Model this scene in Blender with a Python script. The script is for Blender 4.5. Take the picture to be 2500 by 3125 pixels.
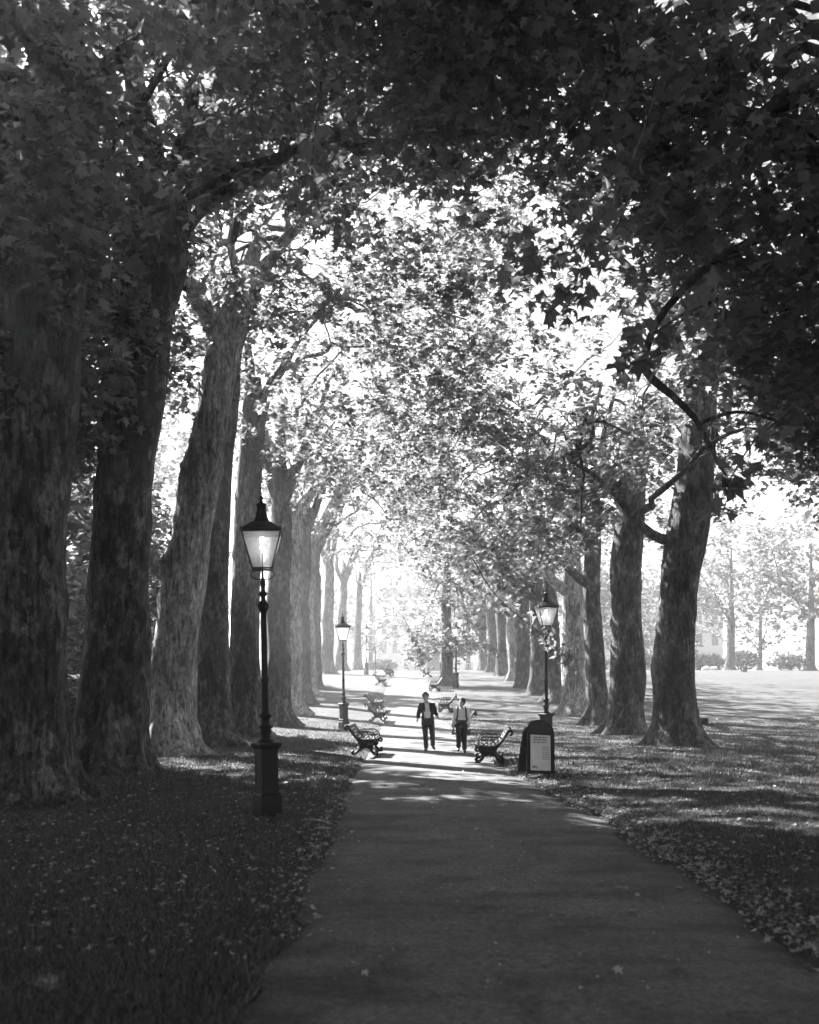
import bpy, bmesh, math, random
import numpy as np
from mathutils import Vector, Matrix

for o in list(bpy.data.objects):
    bpy.data.objects.remove(o)
scene = bpy.context.scene
COL = scene.collection
R = math.radians
PI = math.pi

# ------------------------------------------------------------------ camera
CAMZ, FPX, HX, HY = 2.04, 3000.0, 1250.0, 2087.0
cam_d = bpy.data.cameras.new('camera')
cam = bpy.data.objects.new('camera', cam_d)
COL.objects.link(cam)
cam.location = (0, 0, CAMZ)
cam.rotation_euler = (R(90), 0, 0)
cam_d.sensor_fit = 'VERTICAL'
cam_d.sensor_height = 36.0
cam_d.sensor_width = 28.8
cam_d.lens = 36.0 * FPX / 3125.0
cam_d.shift_y = (HY - 1562.5) / 3125.0
cam_d.clip_start = 0.1
cam_d.clip_end = 2000
cam_d.dof.use_dof = True
cam_d.dof.focus_distance = 26.0
cam_d.dof.aperture_fstop = 1.6
scene.camera = cam

# ------------------------------------------------------------------ light
SUN_EL, SUN_DX, SUN_DY = R(38), -0.67, 0.742     # sun stands to the left and beyond the avenue
world = bpy.data.worlds.new('World')
scene.world = world
world.use_nodes = True
wn = world.node_tree
wn.nodes.clear()
sky = wn.nodes.new('ShaderNodeTexSky')
sky.sky_type = 'NISHITA'
sky.sun_disc = False
sky.sun_elevation = SUN_EL
sky.sun_rotation = math.atan2(SUN_DX, SUN_DY)
bw = wn.nodes.new('ShaderNodeRGBToBW')          # black and white film
bg = wn.nodes.new('ShaderNodeBackground')
bg.inputs['Strength'].default_value = 0.05
wo = wn.nodes.new('ShaderNodeOutputWorld')
wn.links.new(sky.outputs[0], bw.inputs[0])
wn.links.new(bw.outputs[0], bg.inputs['Color'])
wn.links.new(bg.outputs[0], wo.inputs['Surface'])

sd = bpy.data.lights.new('sun', 'SUN')
sd.energy = 5.0
sd.angle = R(0.53)
sd.color = (1, 1, 1)
sun = bpy.data.objects.new('sun', sd)
COL.objects.link(sun)
sv = Vector((SUN_DX * math.cos(SUN_EL), SUN_DY * math.cos(SUN_EL), math.sin(SUN_EL)))
sun.rotation_euler = sv.to_track_quat('Z', 'Y').to_euler()
sun.location = (-40, 60, 60)

vs = scene.view_settings
vs.view_transform = 'Standard'
vs.look = 'None'
vs.exposure = 2.75
vs.gamma = 1.0
vs.use_curve_mapping = False
HAZE = 0.0016

cy = scene.cycles
cy.max_bounces = 7
cy.diffuse_bounces = 4
cy.glossy_bounces = 2
cy.transmission_bounces = 5
cy.transparent_max_bounces = 6
cy.volume_bounces = 0
cy.caustics_reflective = False
cy.caustics_refractive = False
cy.sample_clamp_indirect = 4
cy.use_denoising = True
cy.denoiser = 'OPENIMAGEDENOISE'
cy.denoising_input_passes = 'RGB_ALBEDO_NORMAL'
cy.denoising_prefilter = 'ACCURATE'
cy.volume_step_rate = 4

# ------------------------------------------------------------------ materials
def new_mat(name):
    m = bpy.data.materials.new(name)
    m.use_nodes = True
    nt = m.node_tree
    nt.nodes.clear()
    out = nt.nodes.new('ShaderNodeOutputMaterial')
    return m, nt, out

def g(v):
    return (v, v, v, 1)

def noise(nt, scale, detail=4, rough=0.6, vec=None, stretch=None):
    n = nt.nodes.new('ShaderNodeTexNoise')
    n.inputs['Scale'].default_value = scale
    n.inputs['Detail'].default_value = detail
    n.inputs['Roughness'].default_value = rough
    tc = nt.nodes.new('ShaderNodeTexCoord')
    if stretch:
        mp = nt.nodes.new('ShaderNodeMapping')
        mp.inputs['Scale'].default_value = stretch
        nt.links.new(tc.outputs['Object'], mp.inputs['Vector'])
        nt.links.new(mp.outputs[0], n.inputs['Vector'])
    else:
        nt.links.new(tc.outputs['Object'], n.inputs['Vector'])
    return n.outputs['Fac']

def ramp(nt, src, stops):
    r = nt.nodes.new('ShaderNodeValToRGB')
    el = r.color_ramp.elements
    el[0].position, el[0].color = stops[0][0], g(stops[0][1])
    el[1].position, el[1].color = stops[-1][0], g(stops[-1][1])
    for p, v in stops[1:-1]:
        e = el.new(p)
        e.color = g(v)
    nt.links.new(src, r.inputs[0])
    return r.outputs[0]

def mixc(nt, kind, a, b, fac=1.0):
    m = nt.nodes.new('ShaderNodeMix')
    m.data_type = 'RGBA'
    m.blend_type = kind
    if isinstance(fac, float):
        m.inputs[0].default_value = fac
    else:
        nt.links.new(fac, m.inputs[0])
    for i, s in ((6, a), (7, b)):
        if isinstance(s, (int, float)):
            m.inputs[i].default_value = g(s)
        else:
            nt.links.new(s, m.inputs[i])
    return m.outputs[2]

def bump(nt, src, strength, dist):
    b = nt.nodes.new('ShaderNodeBump')
    b.inputs['Strength'].default_value = strength
    b.inputs['Distance'].default_value = dist
    nt.links.new(src, b.inputs['Height'])
    return b.outputs[0]

def principled(nt, out, col, rough=0.8, metal=0.0, nrm=None, spec=0.3):
    p = nt.nodes.new('ShaderNodeBsdfPrincipled')
    if isinstance(col, (int, float)):
        p.inputs['Base Color'].default_value = g(col)
    else:
        nt.links.new(col, p.inputs['Base Color'])
    p.inputs['Roughness'].default_value = rough
    p.inputs['Metallic'].default_value = metal
    p.inputs['Specular IOR Level'].default_value = spec
    if nrm is not None:
        nt.links.new(nrm, p.inputs['Normal'])
    nt.links.new(p.outputs[0], out.inputs['Surface'])
    return p

def plain(name, v, rough=0.7, spec=0.3, var=0.25, sc=12.0, bm=0.0):
    m, nt, out = new_mat(name)
    n = noise(nt, sc, 4)
    c = ramp(nt, n, [(0.3, v * (1 - var)), (0.7, v * (1 + var))])
    nm = bump(nt, n, bm, 0.01) if bm else None
    principled(nt, out, c, rough, 0, nm, spec)
    return m

def bark_mat(name, lo, hi):
    m, nt, out = new_mat(name)
    big = noise(nt, 1.1, 3, 0.6, stretch=(1, 1, 0.5))
    flake = nt.nodes.new('ShaderNodeTexVoronoi')
    flake.inputs['Scale'].default_value = 7.5
    tc = nt.nodes.new('ShaderNodeTexCoord')
    mp = nt.nodes.new('ShaderNodeMapping')
    mp.inputs['Scale'].default_value = (1, 1, 0.42)
    wob = nt.nodes.new('ShaderNodeTexNoise')
    wob.inputs['Scale'].default_value = 7
    wob.inputs['Detail'].default_value = 7
    wob.inputs['Roughness'].default_value = .72
    nt.links.new(tc.outputs['Object'], wob.inputs['Vector'])
    vm = nt.nodes.new('ShaderNodeVectorMath')
    vm.operation = 'MULTIPLY_ADD'
    vm.inputs[1].default_value = (0.32, 0.32, 0.32)
    nt.links.new(wob.outputs['Color'], vm.inputs[0])
    nt.links.new(tc.outputs['Object'], vm.inputs[2])
    nt.links.new(vm.outputs[0], mp.inputs['Vector'])
    nt.links.new(mp.outputs[0], flake.inputs['Vector'])
    fc = nt.nodes.new('ShaderNodeRGBToBW')
    nt.links.new(flake.outputs['Color'], fc.inputs[0])
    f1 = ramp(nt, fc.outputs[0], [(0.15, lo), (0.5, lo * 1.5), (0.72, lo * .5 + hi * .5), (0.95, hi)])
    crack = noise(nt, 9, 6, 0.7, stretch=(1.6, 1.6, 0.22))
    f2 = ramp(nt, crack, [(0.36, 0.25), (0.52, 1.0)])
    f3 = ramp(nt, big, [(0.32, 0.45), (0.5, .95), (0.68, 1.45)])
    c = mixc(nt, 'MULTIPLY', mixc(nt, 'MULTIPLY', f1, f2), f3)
    fine = noise(nt, 30, 5, 0.7)
    mid = noise(nt, 11, 6, 0.75, stretch=(1, 1, .5))
    c = mixc(nt, 'MULTIPLY', c, ramp(nt, mid, [(0.35, .45), (0.5, 1.0), (0.66, 1.7)]))
    hgt = nt.nodes.new('ShaderNodeMath')
    hgt.operation = 'ADD'
    nt.links.new(crack, hgt.inputs[0])
    nt.links.new(fc.outputs[0], hgt.inputs[1])
    hg2 = nt.nodes.new('ShaderNodeMath')
    hg2.operation = 'MULTIPLY_ADD'
    hg2.inputs[1].default_value = 0.4
    nt.links.new(fine, hg2.inputs[0])
    nt.links.new(hgt.outputs[0], hg2.inputs[2])
    principled(nt, out, c, 0.85, 0, bump(nt, hg2.outputs[0], 0.9, 0.05), 0.25)
    return m

def leaf_mat(name, lo, hi, trans):
    m, nt, out = new_mat(name)
    geo = nt.nodes.new('ShaderNodeNewGeometry')
    c = ramp(nt, geo.outputs['Random Per Island'], [(0.0, lo), (0.7, (lo + hi) / 2), (1.0, hi)])
    d = nt.nodes.new('ShaderNodeBsdfPrincipled')
    d.inputs['Roughness'].default_value = 0.5
    d.inputs['Specular IOR Level'].default_value = 0.35
    t = nt.nodes.new('ShaderNodeBsdfTranslucent')
    nt.links.new(c, d.inputs['Base Color'])
    tcol = mixc(nt, 'MULTIPLY', c, 1.7)
    nt.links.new(tcol, t.inputs['Color'])
    mx = nt.nodes.new('ShaderNodeMixShader')
    mx.inputs[0].default_value = trans
    nt.links.new(d.outputs[0], mx.inputs[1])
    nt.links.new(t.outputs[0], mx.inputs[2])
    nt.links.new(mx.outputs[0], out.inputs['Surface'])
    return m

def grass_ground_mat():
    m, nt, out = new_mat('mown_grass_soil')
    a = noise(nt, 0.35, 5, 0.65)
    b = noise(nt, 14, 6, 0.75)
    c2 = noise(nt, 2.2, 4, 0.6)
    c = mixc(nt, 'MULTIPLY', ramp(nt, a, [(0.3, 0.09), (0.7, 0.14)]), ramp(nt, b, [(0.3, 0.55), (0.7, 1.35)]))
    c = mixc(nt, 'MULTIPLY', c, ramp(nt, c2, [(0.35, 0.8), (0.65, 1.15)]))
    principled(nt, out, c, 0.9, 0, bump(nt, b, 1.0, 0.06), 0.15)
    return m

def path_mat():
    m, nt, out = new_mat('worn_asphalt')
    a = noise(nt, 0.6, 5, 0.6)
    b = noise(nt, 55, 4, 0.85)
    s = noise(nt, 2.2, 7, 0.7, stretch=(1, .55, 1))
    c = mixc(nt, 'MULTIPLY', ramp(nt, a, [(0.3, 0.09), (0.7, 0.15)]), ramp(nt, b, [(0.32, 0.4), (0.68, 1.6)]))
    gr = noise(nt, 17, 3, 0.8)
    c = mixc(nt, 'MULTIPLY', c, ramp(nt, gr, [(0.34, 0.6), (0.5, 1.0), (0.68, 1.45)]))
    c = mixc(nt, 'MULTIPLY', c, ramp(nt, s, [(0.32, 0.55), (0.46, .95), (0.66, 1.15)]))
    k = noise(nt, 1.0, 6, 0.62, stretch=(.55, 1.3, 1))  # dark cross bands: dappled shade painted into the colour
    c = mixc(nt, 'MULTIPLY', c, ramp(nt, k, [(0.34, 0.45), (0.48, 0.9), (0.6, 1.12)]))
    q = noise(nt, 1.3, 5, 0.7, stretch=(.35, 2.6, 1))  # thin dark streaks, likewise imitating bands of shade
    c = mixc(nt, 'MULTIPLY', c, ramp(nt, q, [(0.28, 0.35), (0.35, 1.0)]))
    principled(nt, out, c, 0.75, 0, bump(nt, b, 0.6, 0.012), 0.3)
    return m

def glass_mat():
    m, nt, out = new_mat('lantern_glass')
    tr = nt.nodes.new('ShaderNodeBsdfTransparent')
    tr.inputs[0].default_value = g(0.95)
    tl = nt.nodes.new('ShaderNodeBsdfTranslucent')
    tl.inputs[0].default_value = g(0.9)
    gl = nt.nodes.new('ShaderNodeBsdfGlossy')
    gl.inputs['Roughness'].default_value = 0.1
    m1 = nt.nodes.new('ShaderNodeMixShader')
    m1.inputs[0].default_value = 0.25
    m2 = nt.nodes.new('ShaderNodeMixShader')
    m2.inputs[0].default_value = 0.05
    nt.links.new(tr.outputs[0], m1.inputs[1])
    nt.links.new(tl.outputs[0], m1.inputs[2])
    nt.links.new(m1.outputs[0], m2.inputs[1])
    nt.links.new(gl.outputs[0], m2.inputs[2])
    nt.links.new(m2.outputs[0], out.inputs['Surface'])
    return m

def emit_mat(name, s):
    m, nt, out = new_mat(name)
    e = nt.nodes.new('ShaderNodeEmission')
    e.inputs[0].default_value = g(1)
    e.inputs[1].default_value = s
    nt.links.new(e.outputs[0], out.inputs['Surface'])
    return m

M = dict(
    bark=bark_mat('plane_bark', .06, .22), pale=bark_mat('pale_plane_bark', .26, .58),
    leaf=leaf_mat('plane_leaf', 0.07, 0.27, 0.55),
    shrub=leaf_mat('shrub_leaf', 0.08, 0.2, 0.4),
    dry=leaf_mat('dry_leaf', 0.22, 0.6, 0.15),
    blade=leaf_mat('grass_blade', 0.03, 0.2, 0.3),
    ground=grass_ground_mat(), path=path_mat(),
    iron=plain('black_iron', 0.014, 0.5, 0.3, 0.3, 20, 0.1),
    wood=plain('weathered_slat', 0.1, 0.6, 0.3, 0.25, 9, 0.1),
    glass=glass_mat(), mantle=emit_mat('gas_mantle', 6),
    skin=plain('skin', 0.42, 0.5, 0.35, 0.06, 30),
    hair=plain('hair', 0.03, 0.55, 0.4, 0.4, 60, 0.4),
    jacket=plain('dark_wool', 0.03, 0.85, 0.2, 0.4, 40, 0.2),
    shirt=plain('white_cotton', 0.85, 0.8, 0.2, 0.06, 14, 0.1),
    trouser=plain('black_cloth', 0.018, 0.85, 0.2, 0.4, 25, 0.2),
    shoe=plain('black_leather', 0.02, 0.35, 0.5, 0.2, 20),
    eye=plain('eye_dark', 0.02, 0.3, 0.5, 0.1, 5),
    panel=plain('painted_board', 0.03, 0.45, 0.4, 0.3, 8),
    sheet=plain('poster_paper', 0.75, 0.6, 0.3, 0.06, 6),
    ink=plain('printed_ink', 0.16, 0.6, 0.3, 0.2, 30),
    inkd=plain('printed_ink_dark', 0.03, 0.6, 0.3, 0.2, 30),
    printpale=plain('printed_pale', 0.8, 0.6, 0.3, 0.03, 30),
    stone=plain('white_stucco', 0.86, 0.8, 0.2, 0.08, 0.6),
    stone2=plain('pale_stone', 0.55, 0.8, 0.2, 0.12, 0.8),
    window=plain('window_glass', 0.05, 0.12, 0.6, 0.3, 0.5),
    slate=plain('slate_roof', 0.16, 0.6, 0.3, 0.25, 2),
    grey=plain('grey_cloth', 0.10, 0.8, 0.2, 0.2, 20),
    stick=plain('bare_stick', 0.45, 0.8, 0.2, 0.2, 20),
)

# ------------------------------------------------------------------ helpers
def tag(o, label=None, cat=None, group=None, kind=None):
    if label: o['label'] = label
    if cat: o['category'] = cat
    if group: o['group'] = group
    if kind: o['kind'] = kind
    return o

def empty(name, loc, label=None, cat=None, group=None, rz=0.0):
    o = bpy.data.objects.new(name, None)
    o.empty_display_size = 0.2
    COL.objects.link(o)
    o.location = loc
    o.rotation_euler = (0, 0, rz)
    return tag(o, label, cat, group)

def link_mesh(name, me, parent=None):
    o = bpy.data.objects.new(name, me)
    COL.objects.link(o)
    if parent is not None:
        o.parent = parent
    return o

class MB:
    """collects shapes; build() links them as one mesh object"""
    def __init__(self):
        self.v, self.f, self.n = [], [], 0
    def add(self, verts, faces):
        verts = np.asarray(verts, dtype=float)
        self.v.append(verts)
        k = self.n
        self.f.extend([tuple(i + k for i in f) for f in faces])
        self.n += len(verts)
        return self
    def box(self, c, s, rot=None):
        x, y, z = s[0] / 2, s[1] / 2, s[2] / 2
        vv = np.array([(-x, -y, -z), (x, -y, -z), (x, y, -z), (-x, y, -z), (-x, -y, z), (x, -y, z), (x, y, z), (-x, y, z)])
        if rot is not None:
            vv = vv @ np.array(rot.to_3x3()).T
        return self.add(vv + np.array(c), [(0, 3, 2, 1), (4, 5, 6, 7), (0, 1, 5, 4), (1, 2, 6, 5), (2, 3, 7, 6), (3, 0, 4, 7)])
    def tube(self, pts, rad, sides=8, cap=True, flat=None):
        v, f = tube(pts, rad, sides, cap, flat)
        return self.add(v, f)
    def lathe(self, prof, sides=16, phase=0.0):
        v, f = [], []
        n = len(prof)
        for r, z in prof:
            for k in range(sides):
                a = 2 * PI * k / sides + phase
                v.append((r * math.cos(a), r * math.sin(a), z))
        for i in range(n - 1):
            for k in range(sides):
                a, b = i * sides + k, i * sides + (k + 1) % sides
                f.append((a, b, b + sides, a + sides))
        f.append(tuple(range(sides - 1, -1, -1)))
        f.append(tuple((n - 1) * sides + k for k in range(sides)))
        return self.add(v, f)
    def ball(self, c, r, seg=10, rings=7):
        r = (r, r, r) if isinstance(r, (int, float)) else r
        v, f = [(c[0], c[1], c[2] - r[2])], []
        for i in range(1, rings):
            t = PI * i / rings
            for k in range(seg):
                a = 2 * PI * k / seg
                v.append((c[0] + r[0] * math.sin(t) * math.cos(a), c[1] + r[1] * math.sin(t) * math.sin(a), c[2] - r[2] * math.cos(t)))
        v.append((c[0], c[1], c[2] + r[2]))
        for k in range(seg):
            f.append((0, 1 + (k + 1) % seg, 1 + k))
        for i in range(rings - 2):
            for k in range(seg):
                a, b = 1 + i * seg + k, 1 + i * seg + (k + 1) % seg
                f.append((a, b, b + seg, a + seg))
        l = len(v) - 1
        for k in range(seg):
            f.append((l, 1 + (rings - 2) * seg + k, 1 + (rings - 2) * seg + (k + 1) % seg))
        return self.add(v, f)
    def prism(self, poly, y0, y1, plane='xz'):
        n = len(poly)
        if plane == 'xz':
            v = [(p[0], y0, p[1]) for p in poly] + [(p[0], y1, p[1]) for p in poly]
        else:
            v = [(p[0], p[1], y0) for p in poly] + [(p[0], p[1], y1) for p in poly]
        f = [tuple(range(n)), tuple(range(2 * n - 1, n - 1, -1))]
        for i in range(n):
            j = (i + 1) % n
            f.append((j, i, i + n, j + n))
        return self.add(v, f)
    def mesh(self, name, mat, smooth=False):
        me = bpy.data.meshes.new(name)
        V = np.concatenate(self.v) if self.v else np.zeros((0, 3))
        me.from_pydata(V.tolist(), [], self.f)
        me.materials.append(mat)
        if smooth:
            me.shade_smooth()
        me.validate()
        bm = bmesh.new()
        bm.from_mesh(me)
        bmesh.ops.recalc_face_normals(bm, faces=bm.faces)
        bm.to_mesh(me)
        bm.free()
        me.update()
        return me
    def build(self, name, mat, parent=None, smooth=False):
        return link_mesh(name, self.mesh(name, mat, smooth), parent)

def frames(P):
    P = np.asarray(P, float)
    n = len(P)
    T = np.zeros_like(P)
    T[1:-1] = P[2:] - P[:-2]
    T[0], T[-1] = P[1] - P[0], P[-1] - P[-2]
    T /= np.linalg.norm(T, axis=1)[:, None] + 1e-9
    ref = np.array([1.0, 0, 0]) if abs(T[0][0]) < 0.8 else np.array([0, 1.0, 0])
    N = np.zeros_like(P)
    nrm = ref - T[0] * np.dot(ref, T[0])
    for i in range(n):
        nrm = nrm - T[i] * np.dot(nrm, T[i])
        nrm /= np.linalg.norm(nrm) + 1e-9
        N[i] = nrm
    return P, T, N, np.cross(T, N)

def tube(pts, rad, sides=8, cap=True, flat=None):
    P, T, N, B = frames(pts)
    n = len(P)
    rad = np.full(n, rad) if isinstance(rad, (int, float)) else np.asarray(rad, float)
    a = np.arange(sides) * 2 * PI / sides
    fx, fy = flat if flat else (1, 1)
    V = P[:, None, :] + rad[:, None, None] * (np.cos(a)[None, :, None] * fx * N[:, None, :] + np.sin(a)[None, :, None] * fy * B[:, None, :])
    F = []
    for i in range(n - 1):
        for k in range(sides):
            p, q = i * sides + k, i * sides + (k + 1) % sides
            F.append((p, q, q + sides, p + sides))
    if cap:
        F.append(tuple(range(sides - 1, -1, -1)))
        F.append(tuple((n - 1) * sides + k for k in range(sides)))
    return V.reshape(-1, 3), F

def spline(pts, n):
    """Catmull-Rom through rows of pts (any number of columns)"""
    P = np.asarray(pts, float)
    if len(P) == 2:
        t = np.linspace(0, 1, n)[:, None]
        return P[0] * (1 - t) + P[1] * t
    Q = np.vstack([2 * P[0] - P[1], P, 2 * P[-1] - P[-2]])
    out = []
    m = len(P) - 1
    for s in np.linspace(0, m, n):
        i = min(int(s), m - 1)
        t = s - i
        p0, p1, p2, p3 = Q[i], Q[i + 1], Q[i + 2], Q[i + 3]
        out.append(0.5 * (2 * p1 + (p2 - p0) * t + (2 * p0 - 5 * p1 + 4 * p2 - p3) * t * t + (3 * p1 - p0 - 3 * p2 + p3) * t ** 3))
    return np.array(out)

# ------------------------------------------------------------------ terrain
_py = np.array([-80, 0, 30, 38, 45, 50, 57, 62, 69, 77, 85, 100, 115, 130, 160, 400], float)
_pz = np.array([0, 0, 0, .04, .22, .48, .9, 1.22, 1.66, 2.15, 2.6, 3.2, 3.55, 3.74, 3.85, 3.9], float)
_ty = np.linspace(-80, 400, 1921)
_tz = np.interp(_ty, _py, _pz)
_k = np.ones(33) / 33
_tz = np.convolve(np.pad(_tz, 16, mode='edge'), _k, 'valid')
_ey = np.array([-20, 0, 8, 15, 19.5, 22, 30, 45, 66, 80, 100, 135], float)
_el = np.array([-0.9, -0.95, -1.0, -1.08, -1.2, -1.25, -1.22, -1.3, -1.7, -1.65, -1.5, -1.5])
_er = np.array([3.4, 3.2, 2.97, 2.88, 2.53, 2.35, 1.95, 1.75, 1.5, 1.25, 1.3, 1.3])
def prof(y): return np.interp(y, _ty, _tz)
def edge_l(y): return np.interp(y, _ey, _el) + 0.05 * np.sin(y * 1.7) + 0.03 * np.sin(y * 4.1) + .022 * np.sin(y * 9.7 + 2 * np.sin(y * 2.3))
def edge_r(y): return np.interp(y, _ey, _er) + 0.05 * np.sin(y * 1.3 + 1) + 0.03 * np.sin(y * 3.7) + .022 * np.sin(y * 8.9 + 2 * np.sin(y * 2.7))
def gz(x, y):
    """grass height"""
    x, y = np.asarray(x, float), np.asarray(y, float)
    out = np.maximum(edge_l(y) - x, x - edge_r(y))          # distance outside the path
    e = np.clip(out / 0.7, 0, 1)
    bank = np.where(out > 0, 0.025 + 0.06 * e * e * (3 - 2 * e), -0.05 + 0.0 * e)
    near = np.exp(-((y - 15) / 14) ** 2)
    hump = 0.16 * np.clip((x - 3) / 3, 0, 1) * near * np.clip((9 - x) / 3, 0, 1)
    und = 0.03 * np.sin(x * 0.9 + y * 0.35) * np.cos(y * 0.6 - x * 0.2) * np.clip(out, 0, 1)
    return prof(y) + bank + hump + und
def pz(x, y): return prof(y) + 0.012 * (1 - ((x - 0.7) / 2.2) ** 2)
def gnd(x, y):
    return float(gz(x, y)) if (x < edge_l(y) or x > edge_r(y)) else float(pz(x, y))
def spot(px, py):
    """where the ground meets the line of sight through photo pixel px, py"""
    for d in np.arange(5, 200, 0.05):
        x, z = (px - HX) * d / FPX, CAMZ - (py - HY) * d / FPX
        if gnd(x, d) >= z:
            return x, d, gnd(x, d)
    return (px - HX) * 120 / FPX, 120, gnd(0, 120)
def at(px, py, d):
    return ((px - HX) * d / FPX, d, CAMZ - (py - HY) * d / FPX)

ys = np.concatenate([np.linspace(-40, 4, 12)[:-1], np.arange(4, 45, 0.35), np.arange(45, 140, 1.0), np.linspace(141, 400, 20)])
xs = np.concatenate([np.linspace(-220, -16, 18)[:-1], np.arange(-16, -4, 0.6), np.arange(-4, 6, 0.16), np.arange(6, 18, 0.6), np.linspace(18.4, 220, 18)])
X, Y = np.meshgrid(xs, ys)
Z = gz(X, Y)
nx, ny = len(xs), len(ys)
me = bpy.data.meshes.new('ground')
idx = np.arange(nx * ny).reshape(ny, nx)
F = np.stack([idx[:-1, :-1], idx[:-1, 1:], idx[1:, 1:], idx[1:, :-1]], -1).reshape(-1, 4)
me.from_pydata(np.stack([X, Y, Z], -1).reshape(-1, 3).tolist(), [], F.tolist())
me.materials.append(M['ground'])
me.shade_smooth()
tag(link_mesh('grass_ground', me), 'mown park grass either side of the avenue', kind='structure')

ys = np.concatenate([np.arange(-20, 4, 0.5), np.arange(4, 24, .12), np.arange(24, 45, 0.3), np.arange(45, 132, 1.0)])
V, F = [], []
for i, y in enumerate(ys):
    a, b = float(edge_l(y)), float(edge_r(y))
    for k in range(13):
        x = a + (b - a) * k / 12
        V.append((x, y, float(pz(x, y)) + (0.0 if 0 < k < 12 else -0.02)))
    if i:
        F += [((i - 1) * 13 + k, (i - 1) * 13 + k + 1, i * 13 + k + 1, i * 13 + k) for k in range(12)]
me = bpy.data.meshes.new('path')
me.from_pydata(V, [], F)
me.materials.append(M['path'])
me.shade_smooth()
tag(link_mesh('path', me), 'pale worn path running straight up the avenue', kind='structure')

# ------------------------------------------------------------------ leaves
def lobed():
    pts = [(0, 0), (.46, .04), (.27, .26), (.52, .56), (.20, .52), (0, 1.0), (-.20, .52), (-.52, .56), (-.27, .26), (-.46, .04)]
    P = np.array([(x, y, -0.22 * x * x - 0.16 * y * y) for x, y in pts])
    P[:, 1] -= 0.4
    return P
def trilobe():
    pts = [(0, -.1), (.5, .25), (.16, .45), (0, 1.0), (-.16, .45), (-.5, .25)]
    P = np.array([(x, y, -0.25 * x * x - 0.12 * y * y) for x, y in pts])
    P[:, 1] -= 0.4
    return P
LOBED, TRI = lobed(), trilobe()
DIAM = np.array([(0, -.5, 0), (.35, 0, -.06), (0, .5, 0), (-.35, 0, -.06)])

def ngon_mesh(name, VV, mat):
    """VV: one (N, k, 3) array or a list of them -> separate k-gons in one mesh"""
    VV = [VV] if isinstance(VV, np.ndarray) else VV
    co = np.concatenate([v.reshape(-1, 3) for v in VV]).astype(np.float32)
    tot = np.concatenate([np.full(len(v), v.shape[1], dtype=np.int32) for v in VV])
    start = np.r_[0, np.cumsum(tot)[:-1]].astype(np.int32)
    me = bpy.data.meshes.new(name)
    me.vertices.add(len(co))
    me.vertices.foreach_set('co', co.reshape(-1))
    me.loops.add(len(co))
    me.loops.foreach_set('vertex_index', np.arange(len(co), dtype=np.int32))
    me.polygons.add(len(tot))
    me.polygons.foreach_set('loop_start', start)
    me.polygons.foreach_set('loop_total', tot)
    me.update(calc_edges=True)
    me.materials.append(mat)
    return me

def place_leaves(C, nrm, tip, size, shape):
    nrm = nrm / (np.linalg.norm(nrm, axis=1)[:, None] + 1e-9)
    tip = tip - nrm * np.sum(tip * nrm, 1)[:, None]
    tip = tip / (np.linalg.norm(tip, axis=1)[:, None] + 1e-9)
    side = np.cross(tip, nrm)
    s = shape[None] * size[:, None, None]
    return C[:, None, :] + s[:, :, 0:1] * side[:, None, :] + s[:, :, 1:2] * tip[:, None, :] + s[:, :, 2:3] * nrm[:, None, :]

def sprays(rng, centres, per, size, spread=0.85, shape=LOBED, droop=0.45):
    """leafy twigs: returns leaf polygons and twig polylines"""
    n = len(centres)
    az = rng.uniform(0, 2 * PI, n)
    dirs = np.stack([np.cos(az), np.sin(az), rng.uniform(-droop - .25, .15, n)], 1)
    L = rng.uniform(.6, 1.25, n) * spread
    t = rng.uniform(0, 1, (n, per))
    P = centres[:, None, :] + dirs[:, None, :] * (t * L[:, None])[:, :, None]
    P[:, :, 2] -= droop * (t * L[:, None]) ** 2 * .5
    P = P + rng.normal(0, .13 * spread, P.shape)
    K = n * per
    nr = np.stack([rng.normal(0, .55, K), rng.normal(0, .55, K), np.ones(K)], 1)
    tp = np.repeat(dirs, per, 0) + rng.normal(0, .7, (K, 3))
    tp[:, 2] -= .55
    sz = size * rng.uniform(.6, 1.25, K)
    V = place_leaves(P.reshape(-1, 3), nr, tp, sz, shape)
    tw = []
    for i in range(n):
        s = np.linspace(-.5, 1, 4)[:, None]
        q = centres[i] + dirs[i] * s * L[i]
        q[:, 2] -= droop * np.clip(s[:, 0], 0, 1) ** 2 * L[i] * .5
        q += rng.normal(0, .04, q.shape)
        tw.append(q)
    return V, tw

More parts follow.
